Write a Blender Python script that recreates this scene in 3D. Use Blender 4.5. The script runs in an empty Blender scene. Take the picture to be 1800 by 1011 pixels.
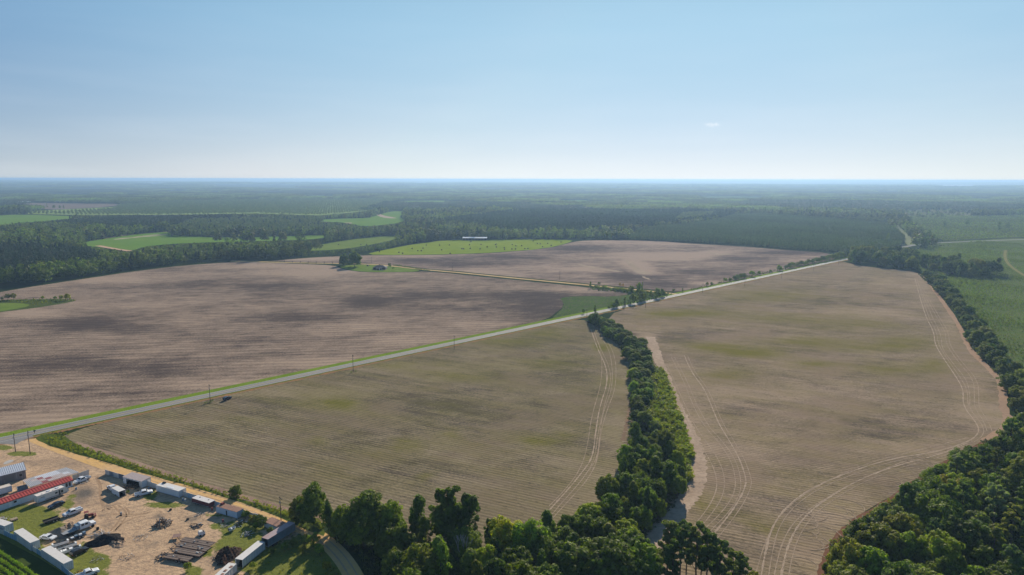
import bpy, bmesh, math, random
import numpy as np
from mathutils import Vector, Matrix
random.seed(7)
scene = bpy.context.scene
COL = scene.collection
# ------------------------------------------------------------------ camera, sky, sun, exposure
CAM_H = 110.0; FPX = 1200.0; HORIZON = 315.0; ROLL = 0.127
PITCH = math.atan((505.5 - HORIZON) / FPX)
_a = math.radians(90) - PITCH; _r = math.radians(ROLL)
_Rx = np.array([[1, 0, 0], [0, math.cos(_a), -math.sin(_a)], [0, math.sin(_a), math.cos(_a)]])
_Rz = np.array([[math.cos(_r), -math.sin(_r), 0], [math.sin(_r), math.cos(_r), 0], [0, 0, 1]])
CR = _Rx @ _Rz
cd = bpy.data.cameras.new('camera'); cam = bpy.data.objects.new('camera', cd); COL.objects.link(cam)
cam.matrix_world = Matrix.Translation((0, 0, CAM_H)) @ Matrix(CR.tolist()).to_4x4()
cd.sensor_width = 36.0; cd.lens = 36.0 * FPX / 1800.0
cd.clip_start = 0.5; cd.clip_end = 200000
scene.camera = cam
SUN_AZ = 14.0; SUN_EL = 25.0
world = bpy.data.worlds.new('World'); scene.world = world; world.use_nodes = True
nt = world.node_tree; nt.nodes.clear()
wo = nt.nodes.new('ShaderNodeOutputWorld'); bg = nt.nodes.new('ShaderNodeBackground'); sk = nt.nodes.new('ShaderNodeTexSky')
sk.sky_type = 'NISHITA'; sk.sun_disc = False
sk.sun_elevation = math.radians(SUN_EL); sk.sun_rotation = math.radians(SUN_AZ)
sk.altitude = 0; sk.air_density = 1.0; sk.dust_density = 0.6; sk.ozone_density = 2.5
def _wm(op, x, y=0.0, clamp=False):
    q = nt.nodes.new('ShaderNodeMath'); q.operation = op; q.use_clamp = clamp
    for i, v in ((0, x), (1, y)):
        if hasattr(v, 'is_output'): nt.links.new(v, q.inputs[i])
        else: q.inputs[i].default_value = v
    return q.outputs[0]
def _wx(f, x, y):
    q = nt.nodes.new('ShaderNodeMix'); q.data_type = 'RGBA'; nt.links.new(f, q.inputs[0]) if hasattr(f, 'is_output') else setattr(q.inputs[0], 'default_value', f)
    for i, v in ((6, x), (7, y)):
        if hasattr(v, 'is_output'): nt.links.new(v, q.inputs[i])
        else: q.inputs[i].default_value = (*v, 1)
    return q.outputs[2]
_S = Vector((math.sin(math.radians(SUN_AZ)) * math.cos(math.radians(SUN_EL)), math.cos(math.radians(SUN_AZ)) * math.cos(math.radians(SUN_EL)), math.sin(math.radians(SUN_EL))))
tc = nt.nodes.new('ShaderNodeTexCoord'); dp = nt.nodes.new('ShaderNodeVectorMath'); dp.operation = 'DOT_PRODUCT'
nt.links.new(tc.outputs['Generated'], dp.inputs[0]); dp.inputs[1].default_value = _S
sx = nt.nodes.new('ShaderNodeSeparateXYZ'); nt.links.new(tc.outputs['Generated'], sx.inputs[0])
near = nt.nodes.new('ShaderNodeMapRange'); near.interpolation_type = 'SMOOTHSTEP'; nt.links.new(dp.outputs['Value'], near.inputs[0]); near.inputs[1].default_value = .50; near.inputs[2].default_value = .99
elv = _wm('MAXIMUM', sx.outputs[2], 0.0)
hz = _wm('POWER', 2.718, _wm('MULTIPLY', elv, -11.5)); hi = _wm('MULTIPLY', _wm('SUBTRACT', elv, .2), 1.6, True)
blue = _wx(near.outputs[0], (.078, .192, .355), (.205, .385, .525)); blue = _wx(hi, blue, (.034, .088, .19))
horiz = _wx(near.outputs[0], (.36, .415, .46), (.62, .635, .665))
grad = _wx(hz, blue, horiz)
skm = nt.nodes.new('ShaderNodeVectorMath'); skm.operation = 'SCALE'; nt.links.new(sk.outputs[0], skm.inputs[0]); skm.inputs['Scale'].default_value = .06
skc = nt.nodes.new('ShaderNodeVectorMath'); skc.operation = 'MINIMUM'; nt.links.new(skm.outputs[0], skc.inputs[0]); skc.inputs[1].default_value = (.62, .72, .82)
mpw = nt.nodes.new('ShaderNodeMapping'); mpw.inputs['Scale'].default_value = (3, 3, 22); nt.links.new(tc.outputs['Generated'], mpw.inputs[0])
nzw = nt.nodes.new('ShaderNodeTexNoise'); nzw.inputs['Scale'].default_value = 1.6; nzw.inputs['Detail'].default_value = 5; nt.links.new(mpw.outputs[0], nzw.inputs['Vector'])
veil = _wm('MULTIPLY', _wm('SUBTRACT', nzw.outputs[0], .42, True), _wm('MULTIPLY', _wm('POWER', 2.718, _wm('MULTIPLY', elv, -7.0)), .35), True)
base_sky = _wx(veil, _wx(.9, skc.outputs[0], grad), (.66, .68, .71))
# a tiny wisp of cloud low in the right half of the sky
_w = Vector((CR @ np.array([(1252 - 900) / FPX, -(219 - 505.5) / FPX, -1.0])).tolist()).normalized()
dw = nt.nodes.new('ShaderNodeVectorMath'); dw.operation = 'SUBTRACT'; nt.links.new(tc.outputs['Generated'], dw.inputs[0]); dw.inputs[1].default_value = _w
ds = nt.nodes.new('ShaderNodeVectorMath'); ds.operation = 'MULTIPLY'; nt.links.new(dw.outputs[0], ds.inputs[0]); ds.inputs[1].default_value = (70, 70, 260)
dl = nt.nodes.new('ShaderNodeVectorMath'); dl.operation = 'LENGTH'; nt.links.new(ds.outputs[0], dl.inputs[0])
nz2 = nt.nodes.new('ShaderNodeTexNoise'); nz2.inputs['Scale'].default_value = 160; nt.links.new(tc.outputs['Generated'], nz2.inputs['Vector'])
wisp = _wm('MULTIPLY', _wm('SUBTRACT', 1.0, dl.outputs['Value'], True), _wm('MULTIPLY', _wm('SUBTRACT', nz2.outputs[0], .42, True), 3.0), True)
nt.links.new(_wx(wisp, base_sky, (.74, .74, .76)), bg.inputs[0]); bg.inputs[1].default_value = 1.0
nt.links.new(bg.outputs[0], wo.inputs[0])
sd = bpy.data.lights.new('sun', 'SUN'); sun = bpy.data.objects.new('sun', sd); COL.objects.link(sun)
sd.energy = 4.8; sd.angle = math.radians(0.53); sd.color = (1.0, 0.89, 0.74)
sdir = Vector((math.sin(math.radians(SUN_AZ)) * math.cos(math.radians(SUN_EL)), math.cos(math.radians(SUN_AZ)) * math.cos(math.radians(SUN_EL)), math.sin(math.radians(SUN_EL))))
sun.rotation_euler = sdir.to_track_quat('Z', 'Y').to_euler()
sun.location = (0, 0, 105)
scene.view_settings.view_transform = 'Standard'; scene.view_settings.look = 'None'
scene.view_settings.exposure = 0.6; scene.view_settings.gamma = 1.0
scene.render.engine = 'CYCLES'
scene.cycles.max_bounces = 5; scene.cycles.diffuse_bounces = 2; scene.cycles.transmission_bounces = 2; scene.cycles.volume_bounces = 0
HAZE_DENSITY = 1.15e-4; HAZE_COLOR = (0.36, 0.56, 0.82)

# ------------------------------------------------------------------ picture -> place geometry
def G(x, y, z=0.0):
    d = CR @ np.array([(x - 900) / FPX, -(y - 505.5) / FPX, -1.0]); t = (z - CAM_H) / d[2]
    return np.array([d[0] * t, d[1] * t])
def GP(pts, z=0.0): return [tuple(G(x, y, z)) for x, y in pts]
def PR(xy, z=0.0):
    xy = np.asarray(xy, float); n = len(xy)
    p = np.stack([xy[:, 0], xy[:, 1], np.broadcast_to(np.asarray(z, float), (n,)) - CAM_H])
    c = CR.T @ p
    return np.stack([900 + FPX * c[0] / -c[2], 505.5 - FPX * c[1] / -c[2]], 1)
def inside(pts, poly):
    pts = np.asarray(pts, float); x, y = pts[:, 0], pts[:, 1]; r = np.zeros(len(pts), bool)
    n = len(poly); j = n - 1
    for i in range(n):
        xi, yi = poly[i]; xj, yj = poly[j]
        if yi != yj:
            r ^= ((yi > y) != (yj > y)) & (x < (xj - xi) * (y - yi) / (yj - yi) + xi)
        j = i
    return r
def hill(x, y):
    x = np.asarray(x, float); y = np.asarray(y, float); d = np.hypot(x, y)
    r = np.clip((d - 4500) / 9000, 0, 1); r = r * r * (3 - 2 * r)
    return r * (14 + 9 * np.sin(x / 2100 + 1.3) * np.cos(y / 2700 + .4) + 9 * np.sin(x / 5200 + y / 3900) + 6 * np.sin(y / 1500 + x / 6100))
def smooth(pts, it=1, closed=True):
    pts = [tuple(p) for p in pts]
    for _ in range(it):
        o = []; n = len(pts)
        for i in range(n if closed else n - 1):
            a = pts[i]; b = pts[(i + 1) % n]
            o += [(a[0] * .75 + b[0] * .25, a[1] * .75 + b[1] * .25), (a[0] * .25 + b[0] * .75, a[1] * .25 + b[1] * .75)]
        pts = o if closed else [pts[0]] + o + [pts[-1]]
    return pts
def ragged(pts, step, amp, rng):
    o = []; n = len(pts)
    for i in range(n):
        a = np.array(pts[i]); b = np.array(pts[(i + 1) % n]); L = np.hypot(*(b - a)); k = max(1, int(L / step))
        nn = np.array([-(b - a)[1], (b - a)[0]]) / max(L, 1e-6)
        for q in range(k):
            o.append(tuple(a + (b - a) * q / k + nn * rng.uniform(-amp, amp)))
    return o

# ------------------------------------------------------------------ materials
class M:
    def __init__(s, name):
        s.m = bpy.data.materials.new(name); s.m.use_nodes = True; s.t = s.m.node_tree; s.t.nodes.clear()
        s.out = s.n('ShaderNodeOutputMaterial')
    def n(s, t, **k):
        x = s.t.nodes.new(t)
        for a, b in k.items(): setattr(x, a, b)
        return x
    def l(s, a, b): s.t.links.new(a, b)
    def setv(s, sock, v):
        if hasattr(v, 'is_output'): s.l(v, sock)
        else: sock.default_value = v
    def math(s, op, a, b=0.0, clamp=False):
        x = s.n('ShaderNodeMath', operation=op, use_clamp=clamp); s.setv(x.inputs[0], a); s.setv(x.inputs[1], b); return x.outputs[0]
    def mix(s, f, a, b, mode='MIX'):
        x = s.n('ShaderNodeMix', data_type='RGBA', blend_type=mode); x.clamp_factor = True
        s.setv(x.inputs[0], f)
        for i, v in ((6, a), (7, b)):
            if hasattr(v, 'is_output'): s.l(v, x.inputs[i])
            else: x.inputs[i].default_value = (*v, 1) if len(v) == 3 else v
        return x.outputs[2]
    def pos(s, ang=0.0, scale=(1, 1, 1)):
        g = s.n('ShaderNodeNewGeometry'); mp = s.n('ShaderNodeMapping', vector_type='POINT')
        r = s.n('ShaderNodeVectorRotate', rotation_type='Z_AXIS'); r.inputs['Angle'].default_value = -math.radians(ang)
        s.l(g.outputs['Position'], r.inputs['Vector']); s.l(r.outputs[0], mp.inputs['Vector']); mp.inputs['Scale'].default_value = scale
        return mp.outputs[0]
    def objpos(s, scale=(1, 1, 1)):
        g = s.n('ShaderNodeTexCoord'); mp = s.n('ShaderNodeMapping'); s.l(g.outputs['Object'], mp.inputs['Vector']); mp.inputs['Scale'].default_value = scale
        return mp.outputs[0]
    def noise(s, vec, scale=1.0, detail=3.0, rough=.55):
        x = s.n('ShaderNodeTexNoise'); s.l(vec, x.inputs['Vector']); x.inputs['Scale'].default_value = scale
        x.inputs['Detail'].default_value = detail; x.inputs['Roughness'].default_value = rough
        return x.outputs[0]
    def ramp(s, v, a, b):  # linear step a..b -> 0..1
        x = s.n('ShaderNodeMapRange'); s.l(v, x.inputs[0]); x.inputs[1].default_value = a; x.inputs[2].default_value = b; return x.outputs[0]
    def attr(s, name):
        x = s.n('ShaderNodeAttribute', attribute_name=name); q = s.n('ShaderNodeSeparateColor'); s.l(x.outputs['Color'], q.inputs[0]); return q.outputs
    def bsdf(s, col, rough=.8, metal=0.0, spec=.3, bump=None, bd=.1):
        p = s.n('ShaderNodeBsdfPrincipled'); s.setv(p.inputs['Roughness'], rough); p.inputs['Metallic'].default_value = metal
        p.inputs['Specular IOR Level'].default_value = spec
        if hasattr(col, 'is_output'): s.l(col, p.inputs['Base Color'])
        else: p.inputs['Base Color'].default_value = (*col, 1)
        if bump is not None:
            b = s.n('ShaderNodeBump'); b.inputs['Distance'].default_value = bd; s.l(bump, b.inputs['Height']); s.l(b.outputs[0], p.inputs['Normal'])
        s.l(p.outputs[0], s.out.inputs[0]); return p
_mc = {}
def paint(name, col, rough=.5, dirt=.25, dirtcol=(.18, .13, .09), metal=0.0, scale=1.2):
    if name in _mc: return _mc[name]
    m = M(name); v = m.objpos(); f = m.ramp(m.noise(v, scale, 4, .65), .45, .8)
    f = m.math('MULTIPLY', f, dirt); m.bsdf(m.mix(f, col, dirtcol), rough, metal); _mc[name] = m.m; return m.m
def corrugated(name, col, rust=(.22, .07, .03), amt=.4, per=.4, axis=0, rough=.45, metal=0.0):
    if name in _mc: return _mc[name]
    m = M(name); v = m.objpos()
    st = m.n('ShaderNodeSeparateXYZ'); m.l(v, st.inputs[0])
    w = m.math('SINE', m.math('MULTIPLY', st.outputs[axis], 6.283 / per)); w01 = m.math('ADD', m.math('MULTIPLY', w, .5), .5)
    f = m.ramp(m.noise(m.objpos((.5, .5, .15) if axis < 2 else (1, 1, 1)), 1.6, 5, .7), .42, .72); f = m.math('MULTIPLY', f, amt)
    c = m.mix(f, col, rust); c = m.mix(m.math('MULTIPLY', w01, .3), c, tuple(k * .45 for k in col))
    m.bsdf(c, rough, metal, bump=w01, bd=.06); _mc[name] = m.m; return m.m
def glassm():
    if 'glass' in _mc: return _mc['glass']
    m = M('glass'); m.bsdf((.015, .022, .03), .08, 0, .6); _mc['glass'] = m.m; return m.m
def plain(name, col, rough=.7, metal=0.0): return paint(name, col, rough, .12, metal=metal)
def field_mat(name, ang, per, pale, dark, green, streak=(1.5, .8), rowamp=.25, bias=.42, wild=1.0, gbias=0.0, brown=None):
    m = M(name); a = m.attr('soil'); g_ = m.n('ShaderNodeNewGeometry')
    n1 = m.noise(m.pos(ang, (1 / 60, 1 / 7, 1)), 1, 5, .62); n2 = m.noise(m.pos(ang + 2, (1 / 15, 1 / 1.5, 1)), 1, 4, .65)
    n3 = m.noise(m.pos(ang, (.8, 2.2, 1)), 1, 3, .7); n4 = m.noise(m.pos(0, (.016, .021, 1)), 1, 6, .62); n5 = m.noise(m.pos(20, (.07, .11, 1)), 1, 5, .68)
    f = m.math('ADD', m.math('MULTIPLY', m.math('SUBTRACT', n1, .5), streak[0]), m.math('MULTIPLY', m.math('SUBTRACT', n2, .5), streak[1]))
    f = m.math('ADD', f, m.math('MULTIPLY', m.math('SUBTRACT', n3, .5), 2.3)); f = m.math('ADD', f, m.math('MULTIPLY', m.math('SUBTRACT', n4, .5), wild))
    f = m.math('ADD', f, m.math('MULTIPLY', m.math('SUBTRACT', n5, .5), 1.0))
    f = m.math('ADD', m.math('ADD', m.math('MULTIPLY', f, 1.35), m.math('MULTIPLY', a[0], 1.35)), bias)
    f = m.math('SUBTRACT', f, m.math('MULTIPLY', a[2], 1.7))
    col = m.mix(m.math('MULTIPLY', f, 1.0, True), pale, dark)
    if brown: col = m.mix(m.ramp(m.noise(m.pos(50, (.02, .03, 1)), 1, 4, .6), .48, .66), col, m.mix(n2, brown, pale))
    gn = m.noise(m.pos(ang, (.022, .07, 1)), 1, 6, .7)
    gf = m.math('ADD', m.math('ADD', m.math('MULTIPLY', a[1], 2.4), gbias), m.math('MULTIPLY', m.math('SUBTRACT', gn, .5), 2.2))
    gf = m.math('MULTIPLY', gf, m.math('ADD', .2, m.math('MULTIPLY', n3, 1.2))); gf = m.math('MULTIPLY', gf, .8, True)
    col = m.mix(gf, col, green)
    col = m.mix(m.ramp(m.noise(m.pos(ang, (.3, .8, 1)), 1, 4, .75), .56, .74), col, tuple(k * .55 for k in dark))
    st = m.n('ShaderNodeSeparateXYZ'); m.l(m.pos(ang), st.inputs[0])
    wob = m.noise(m.pos(ang, (.02, .02, 1)), 1, 2, .5)
    w = m.math('SINE', m.math('ADD', m.math('MULTIPLY', st.outputs[1], 6.2832 / per), m.math('MULTIPLY', wob, 5.0)))
    wm = m.math('ADD', m.ramp(m.noise(m.pos(ang, (.05, .5, 1)), 1, 4, .65), .35, .65), .15)
    w = m.math('MULTIPLY', w, m.math('MULTIPLY', wm, rowamp))
    mult = m.math('SUBTRACT', 1.0, w)
    cc = m.n('ShaderNodeCombineColor'); [m.l(mult, cc.inputs[i]) for i in range(3)]
    col = m.mix(1.0, col, cc.outputs[0], 'MULTIPLY')
    rw = m.math('ADD', m.math('MULTIPLY', w, -.6), n3)
    m.bsdf(col, .95, 0, 0.0, bump=rw, bd=.15); return m.m
def ground_mat(name, c1, c2, c3, s1=.012, s2=.25, rough=.95, bd=.2):
    m = M(name); a = m.noise(m.pos(0), s1, 5, .6); b = m.noise(m.pos(0), s2, 5, .7)
    c = m.mix(m.ramp(a, .35, .65), c1, c2); c = m.mix(m.math('MULTIPLY', m.ramp(b, .45, .7), .8), c, c3)
    m.bsdf(c, rough, 0, 0.0, bump=b if bd > .1 else None, bd=bd); return m.m
def leaf_mat(name, c1, c2, trans=.35, var=.35, objcol=False, scale=.45, stand=0.0):
    m = M(name); oi = m.n('ShaderNodeObjectInfo')
    n = m.ramp(m.noise(m.pos(0), scale, 4, .65), .36, .64)
    c = m.mix(n, c1, c2)
    br = m.math('ADD', 1 - var, m.math('MULTIPLY', oi.outputs['Random'], 2 * var))
    if stand: br = m.math('MULTIPLY', br, m.math('ADD', 1 - stand, m.math('MULTIPLY', m.ramp(m.noise(m.pos(15, (1 / 260, 1 / 420, 0)), 1, 3, .6), .42, .58), 2 * stand)))
    cc = m.n('ShaderNodeCombineColor'); [m.l(br, cc.inputs[i]) for i in range(3)]
    c = m.mix(1.0, c, cc.outputs[0], 'MULTIPLY')
    r2 = m.math('FRACT', m.math('MULTIPLY', oi.outputs['Random'], 17.31))
    c = m.mix(m.math('MULTIPLY', m.math('POWER', r2, 2.0), .35), c, (c2[0] * 1.5, c2[1] * .95, c2[2] * .7))
    if objcol: c = m.mix(1.0, c, oi.outputs['Color'], 'MULTIPLY')
    d = m.n('ShaderNodeBsdfPrincipled'); d.inputs['Roughness'].default_value = .65; d.inputs['Specular IOR Level'].default_value = .12
    t = m.n('ShaderNodeBsdfTranslucent'); x = m.n('ShaderNodeMixShader'); x.inputs[0].default_value = trans
    tc = m.mix(1.0, c, (1.45, 1.7, .5), 'MULTIPLY')
    m.l(c, d.inputs[0]); m.l(tc, t.inputs[0]); m.l(d.outputs[0], x.inputs[1]); m.l(t.outputs[0], x.inputs[2]); m.l(x.outputs[0], m.out.inputs[0])
    return m.m

# ------------------------------------------------------------------ object helpers
def tag(o, label=None, cat=None, group=None, kind=None):
    if label: o['label'] = label
    if cat: o['category'] = cat
    if group: o['group'] = group
    if kind: o['kind'] = kind
    return o
def mesh_np(name, V, Fq, mats, nside=4, mi=None, smooth_=False):
    me = bpy.data.meshes.new(name); V = np.asarray(V, np.float32); Fq = np.asarray(Fq, np.int32)
    me.vertices.add(len(V)); me.vertices.foreach_set('co', V.ravel())
    me.loops.add(Fq.size); me.loops.foreach_set('vertex_index', Fq.ravel())
    me.polygons.add(len(Fq)); me.polygons.foreach_set('loop_start', np.arange(len(Fq), dtype=np.int32) * nside)
    me.polygons.foreach_set('loop_total', np.full(len(Fq), nside, np.int32))
    for m in mats: me.materials.append(m)
    if mi is not None: me.polygons.foreach_set('material_index', np.asarray(mi, np.int32))
    me.update(calc_edges=True); me.validate(); return me
class MB:
    def __init__(s): s.v = []; s.f = []; s.m = []; s.mats = []
    def mi(s, m):
        if m not in s.mats: s.mats.append(m)
        return s.mats.index(m)
    def add(s, vs, fs, m):
        b = len(s.v); i = s.mi(m); s.v += [tuple(map(float, v)) for v in vs]
        for f in fs: s.f.append(tuple(b + k for k in f)); s.m.append(i)
        return s
    def box(s, x0, x1, y0, y1, z0, z1, m, taper=0.0):
        t = taper
        vs = [(x0, y0, z0), (x1, y0, z0), (x1, y1, z0), (x0, y1, z0), (x0 + t, y0 + t, z1), (x1 - t, y0 + t, z1), (x1 - t, y1 - t, z1), (x0 + t, y1 - t, z1)]
        return s.add(vs, [(0, 3, 2, 1), (4, 5, 6, 7), (0, 1, 5, 4), (1, 2, 6, 5), (2, 3, 7, 6), (3, 0, 4, 7)], m)
    def quad(s, a, b, c, d, m): return s.add([a, b, c, d], [(0, 1, 2, 3)], m)
    def slab(s, P, th, m):  # P: 4 top corners ccw
        lo = [(p[0], p[1], p[2] - th) for p in P]
        return s.add(list(P) + lo, [(0, 1, 2, 3), (7, 6, 5, 4), (0, 4, 5, 1), (1, 5, 6, 2), (2, 6, 7, 3), (3, 7, 4, 0)], m)
    def prism(s, prof, hw, m):  # prof in (x,z); hw(x,z) half width
        n = len(prof); vs = [(x, -hw(x, z), z) for x, z in prof] + [(x, hw(x, z), z) for x, z in prof]
        fs = [tuple(range(n)), tuple(range(2 * n - 1, n - 1, -1))] + [(i, i + n, (i + 1) % n + n, (i + 1) % n) for i in range(n)]
        return s.add(vs, fs, m)
    def tube(s, p0, p1, r0, r1, m, n=8):
        p0 = Vector(p0); p1 = Vector(p1); d = (p1 - p0)
        if d.length < 1e-6: return s
        q = d.to_track_quat('Z', 'Y'); vs = []
        for p, r in ((p0, r0), (p1, r1)):
            for k in range(n):
                a = 2 * math.pi * k / n; vs.append(p + q @ Vector((math.cos(a) * r, math.sin(a) * r, 0)))
        fs = [(i, (i + 1) % n, (i + 1) % n + n, i + n) for i in range(n)] + [tuple(range(n - 1, -1, -1)), tuple(range(n, 2 * n))]
        return s.add(vs, fs, m)
    def build(s, name, parent=None, loc=None, rz=0.0, label=None):
        me = bpy.data.meshes.new(name); me.from_pydata(s.v, [], s.f)
        for m in s.mats: me.materials.append(m)
        me.polygons.foreach_set('material_index', s.m); me.update()
        o = bpy.data.objects.new(name, me); COL.objects.link(o)
        if parent: o.parent = parent
        if loc is not None: o.location = loc; o.rotation_euler = (0, 0, rz)
        if label: o['label'] = label
        return o
def thing(name, label, cat, loc, rz=0.0, group=None):
    o = bpy.data.objects.new(name, None); COL.objects.link(o); o.empty_display_size = .5
    o.location = (loc[0], loc[1], loc[2] if len(loc) > 2 else 0); o.rotation_euler = (0, 0, rz); tag(o, label, cat, group); return o
def copy_tree(o, parent=None):
    c = o.copy(); COL.objects.link(c); c.parent = parent
    for ch in list(o.children): copy_tree(ch, c)
    return c
def line(A, B):  # px base line, left to right seen from the camera -> origin, angle, length; +y points away
    a = G(*A); b = G(*B); return (a + b) / 2, math.atan2(b[1] - a[1], b[0] - a[0]), float(np.hypot(*(b - a)))
def sheet(name, poly, z, mat, cell=None, attrs=None, kind='structure'):
    bm = bmesh.new(); vs = [bm.verts.new((x, y, z)) for x, y in poly]; bm.faces.new(vs)
    bmesh.ops.triangulate(bm, faces=bm.faces[:])
    P = np.array(poly); lo = P.min(0); hi = P.max(0)
    if cell:
        for ax in (0, 1):
            k = lo[ax] + cell
            while k < hi[ax]:
                co = [0, 0, 0]; co[ax] = k; no = [0, 0, 0]; no[ax] = 1
                bmesh.ops.bisect_plane(bm, geom=bm.verts[:] + bm.edges[:] + bm.faces[:], plane_co=co, plane_no=no); k += cell
    bmesh.ops.recalc_face_normals(bm, faces=bm.faces[:])
    for f in bm.faces:
        if f.normal.z < 0: f.normal_flip()
    me = bpy.data.meshes.new(name); bm.to_mesh(me); bm.free(); me.materials.append(mat)
    if attrs is not None:
        n = len(me.vertices); co = np.empty(n * 3, np.float32); me.vertices.foreach_get('co', co); co = co.reshape(-1, 3)
        px = PR(co[:, :2], co[:, 2]); A = np.zeros((n, 4), np.float32); A[:, 3] = 1
        for ch, blobs in enumerate(attrs):
            for (cx, cy, rx, ry, am) in blobs:
                q = ((px[:, 0] - cx) / rx) ** 2 + ((px[:, 1] - cy) / ry) ** 2; A[:, ch] += am * np.exp(-q)
        A = A  # soil differences, colour of the ground itself
        at = me.color_attributes.new('soil', 'FLOAT_COLOR', 'POINT'); at.data.foreach_set('color', A.ravel())
    o = bpy.data.objects.new(name, me); COL.objects.link(o)
    if kind: o['kind'] = kind
    return o
def ribbon_poly(pts, w):
    pts = np.array(pts, float); L = []; Rr = []
    for i in range(len(pts)):
        a = pts[max(i - 1, 0)]; b = pts[min(i + 1, len(pts) - 1)]; d = (b - a) / max(np.hypot(*(b - a)), 1e-6); n = np.array([-d[1], d[0]])
        ww = w if np.isscalar(w) else w[i]
        L.append(pts[i] + n * ww / 2); Rr.append(pts[i] - n * ww / 2)
    return L, Rr
def ribbon(name, px, w, z, mat, off=0.0, kind='structure', it=2, world_pts=None, jit=0):
    pts = world_pts if world_pts is not None else GP(px)
    pts = smooth(pts, it, closed=False); pts = np.array(pts)
    if off:
        L, _ = ribbon_poly(pts, 2 * off); pts = np.array(L)
    ww = w if not jit else [w * (1 + random.uniform(-jit, jit)) for _ in pts]
    L, Rr = ribbon_poly(pts, ww); n = len(L)
    V = [(*p, z) for p in L] + [(*p, z) for p in Rr]; Fq = [(i + n, i + 1 + n, i + 1, i) for i in range(n - 1)]
    me = mesh_np(name, V, Fq, [mat]); o = bpy.data.objects.new(name, me); COL.objects.link(o); o['kind'] = kind; return o

# ------------------------------------------------------------------ tree shapes
def leaves(C, N, S, rng, flat=.55):
    n = len(C); R = rng.normal(size=(n, 3)); R /= np.linalg.norm(R, axis=1)[:, None]
    nn = N * flat + R * (1 - flat) * 1.3; nn /= np.linalg.norm(nn, axis=1)[:, None] + 1e-9
    T = np.cross(nn, rng.normal(size=(n, 3))); T /= np.linalg.norm(T, axis=1)[:, None] + 1e-9; B = np.cross(nn, T)
    s = (S * rng.uniform(.6, 1.3, n))[:, None] * .5; s2 = s * rng.uniform(.5, .9, (n, 1))
    V = np.empty((n, 4, 3)); V[:, 0] = C - T * s; V[:, 1] = C - B * s2; V[:, 2] = C + T * s * 1.1; V[:, 3] = C + B * s2
    return V.reshape(-1, 3), np.arange(n * 4).reshape(-1, 4)
def sphere_pts(n, rng, zmin=-1.0):
    v = rng.normal(size=(n * 3 + 24, 3)); v /= np.linalg.norm(v, axis=1)[:, None]; v = v[v[:, 2] > zmin]; return v[:n]
def lobes_crown(lobes, nleaf, size, rng, flat=.68):
    Cs = []; Ns = []; tot = sum(l[3] ** 2 for l in lobes)
    for (x, y, z, r, sq) in [(l[0], l[1], l[2], l[3], l[4] if len(l) > 4 else .85) for l in lobes]:
        k = max(3, int(nleaf * r * r / tot)); d = sphere_pts(k, rng, -.75)
        rr = r * (rng.uniform(.45, 1.0, len(d)) ** .5) * rng.uniform(.85, 1.18, len(d))
        c = d * rr[:, None]; c[:, 2] *= sq; Cs.append(c + np.array([x, y, z])); Ns.append(d)
    C = np.concatenate(Cs); N = np.concatenate(Ns); N[:, 2] += .25
    return leaves(C, N, np.full(len(C), size), rng, flat)
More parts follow.
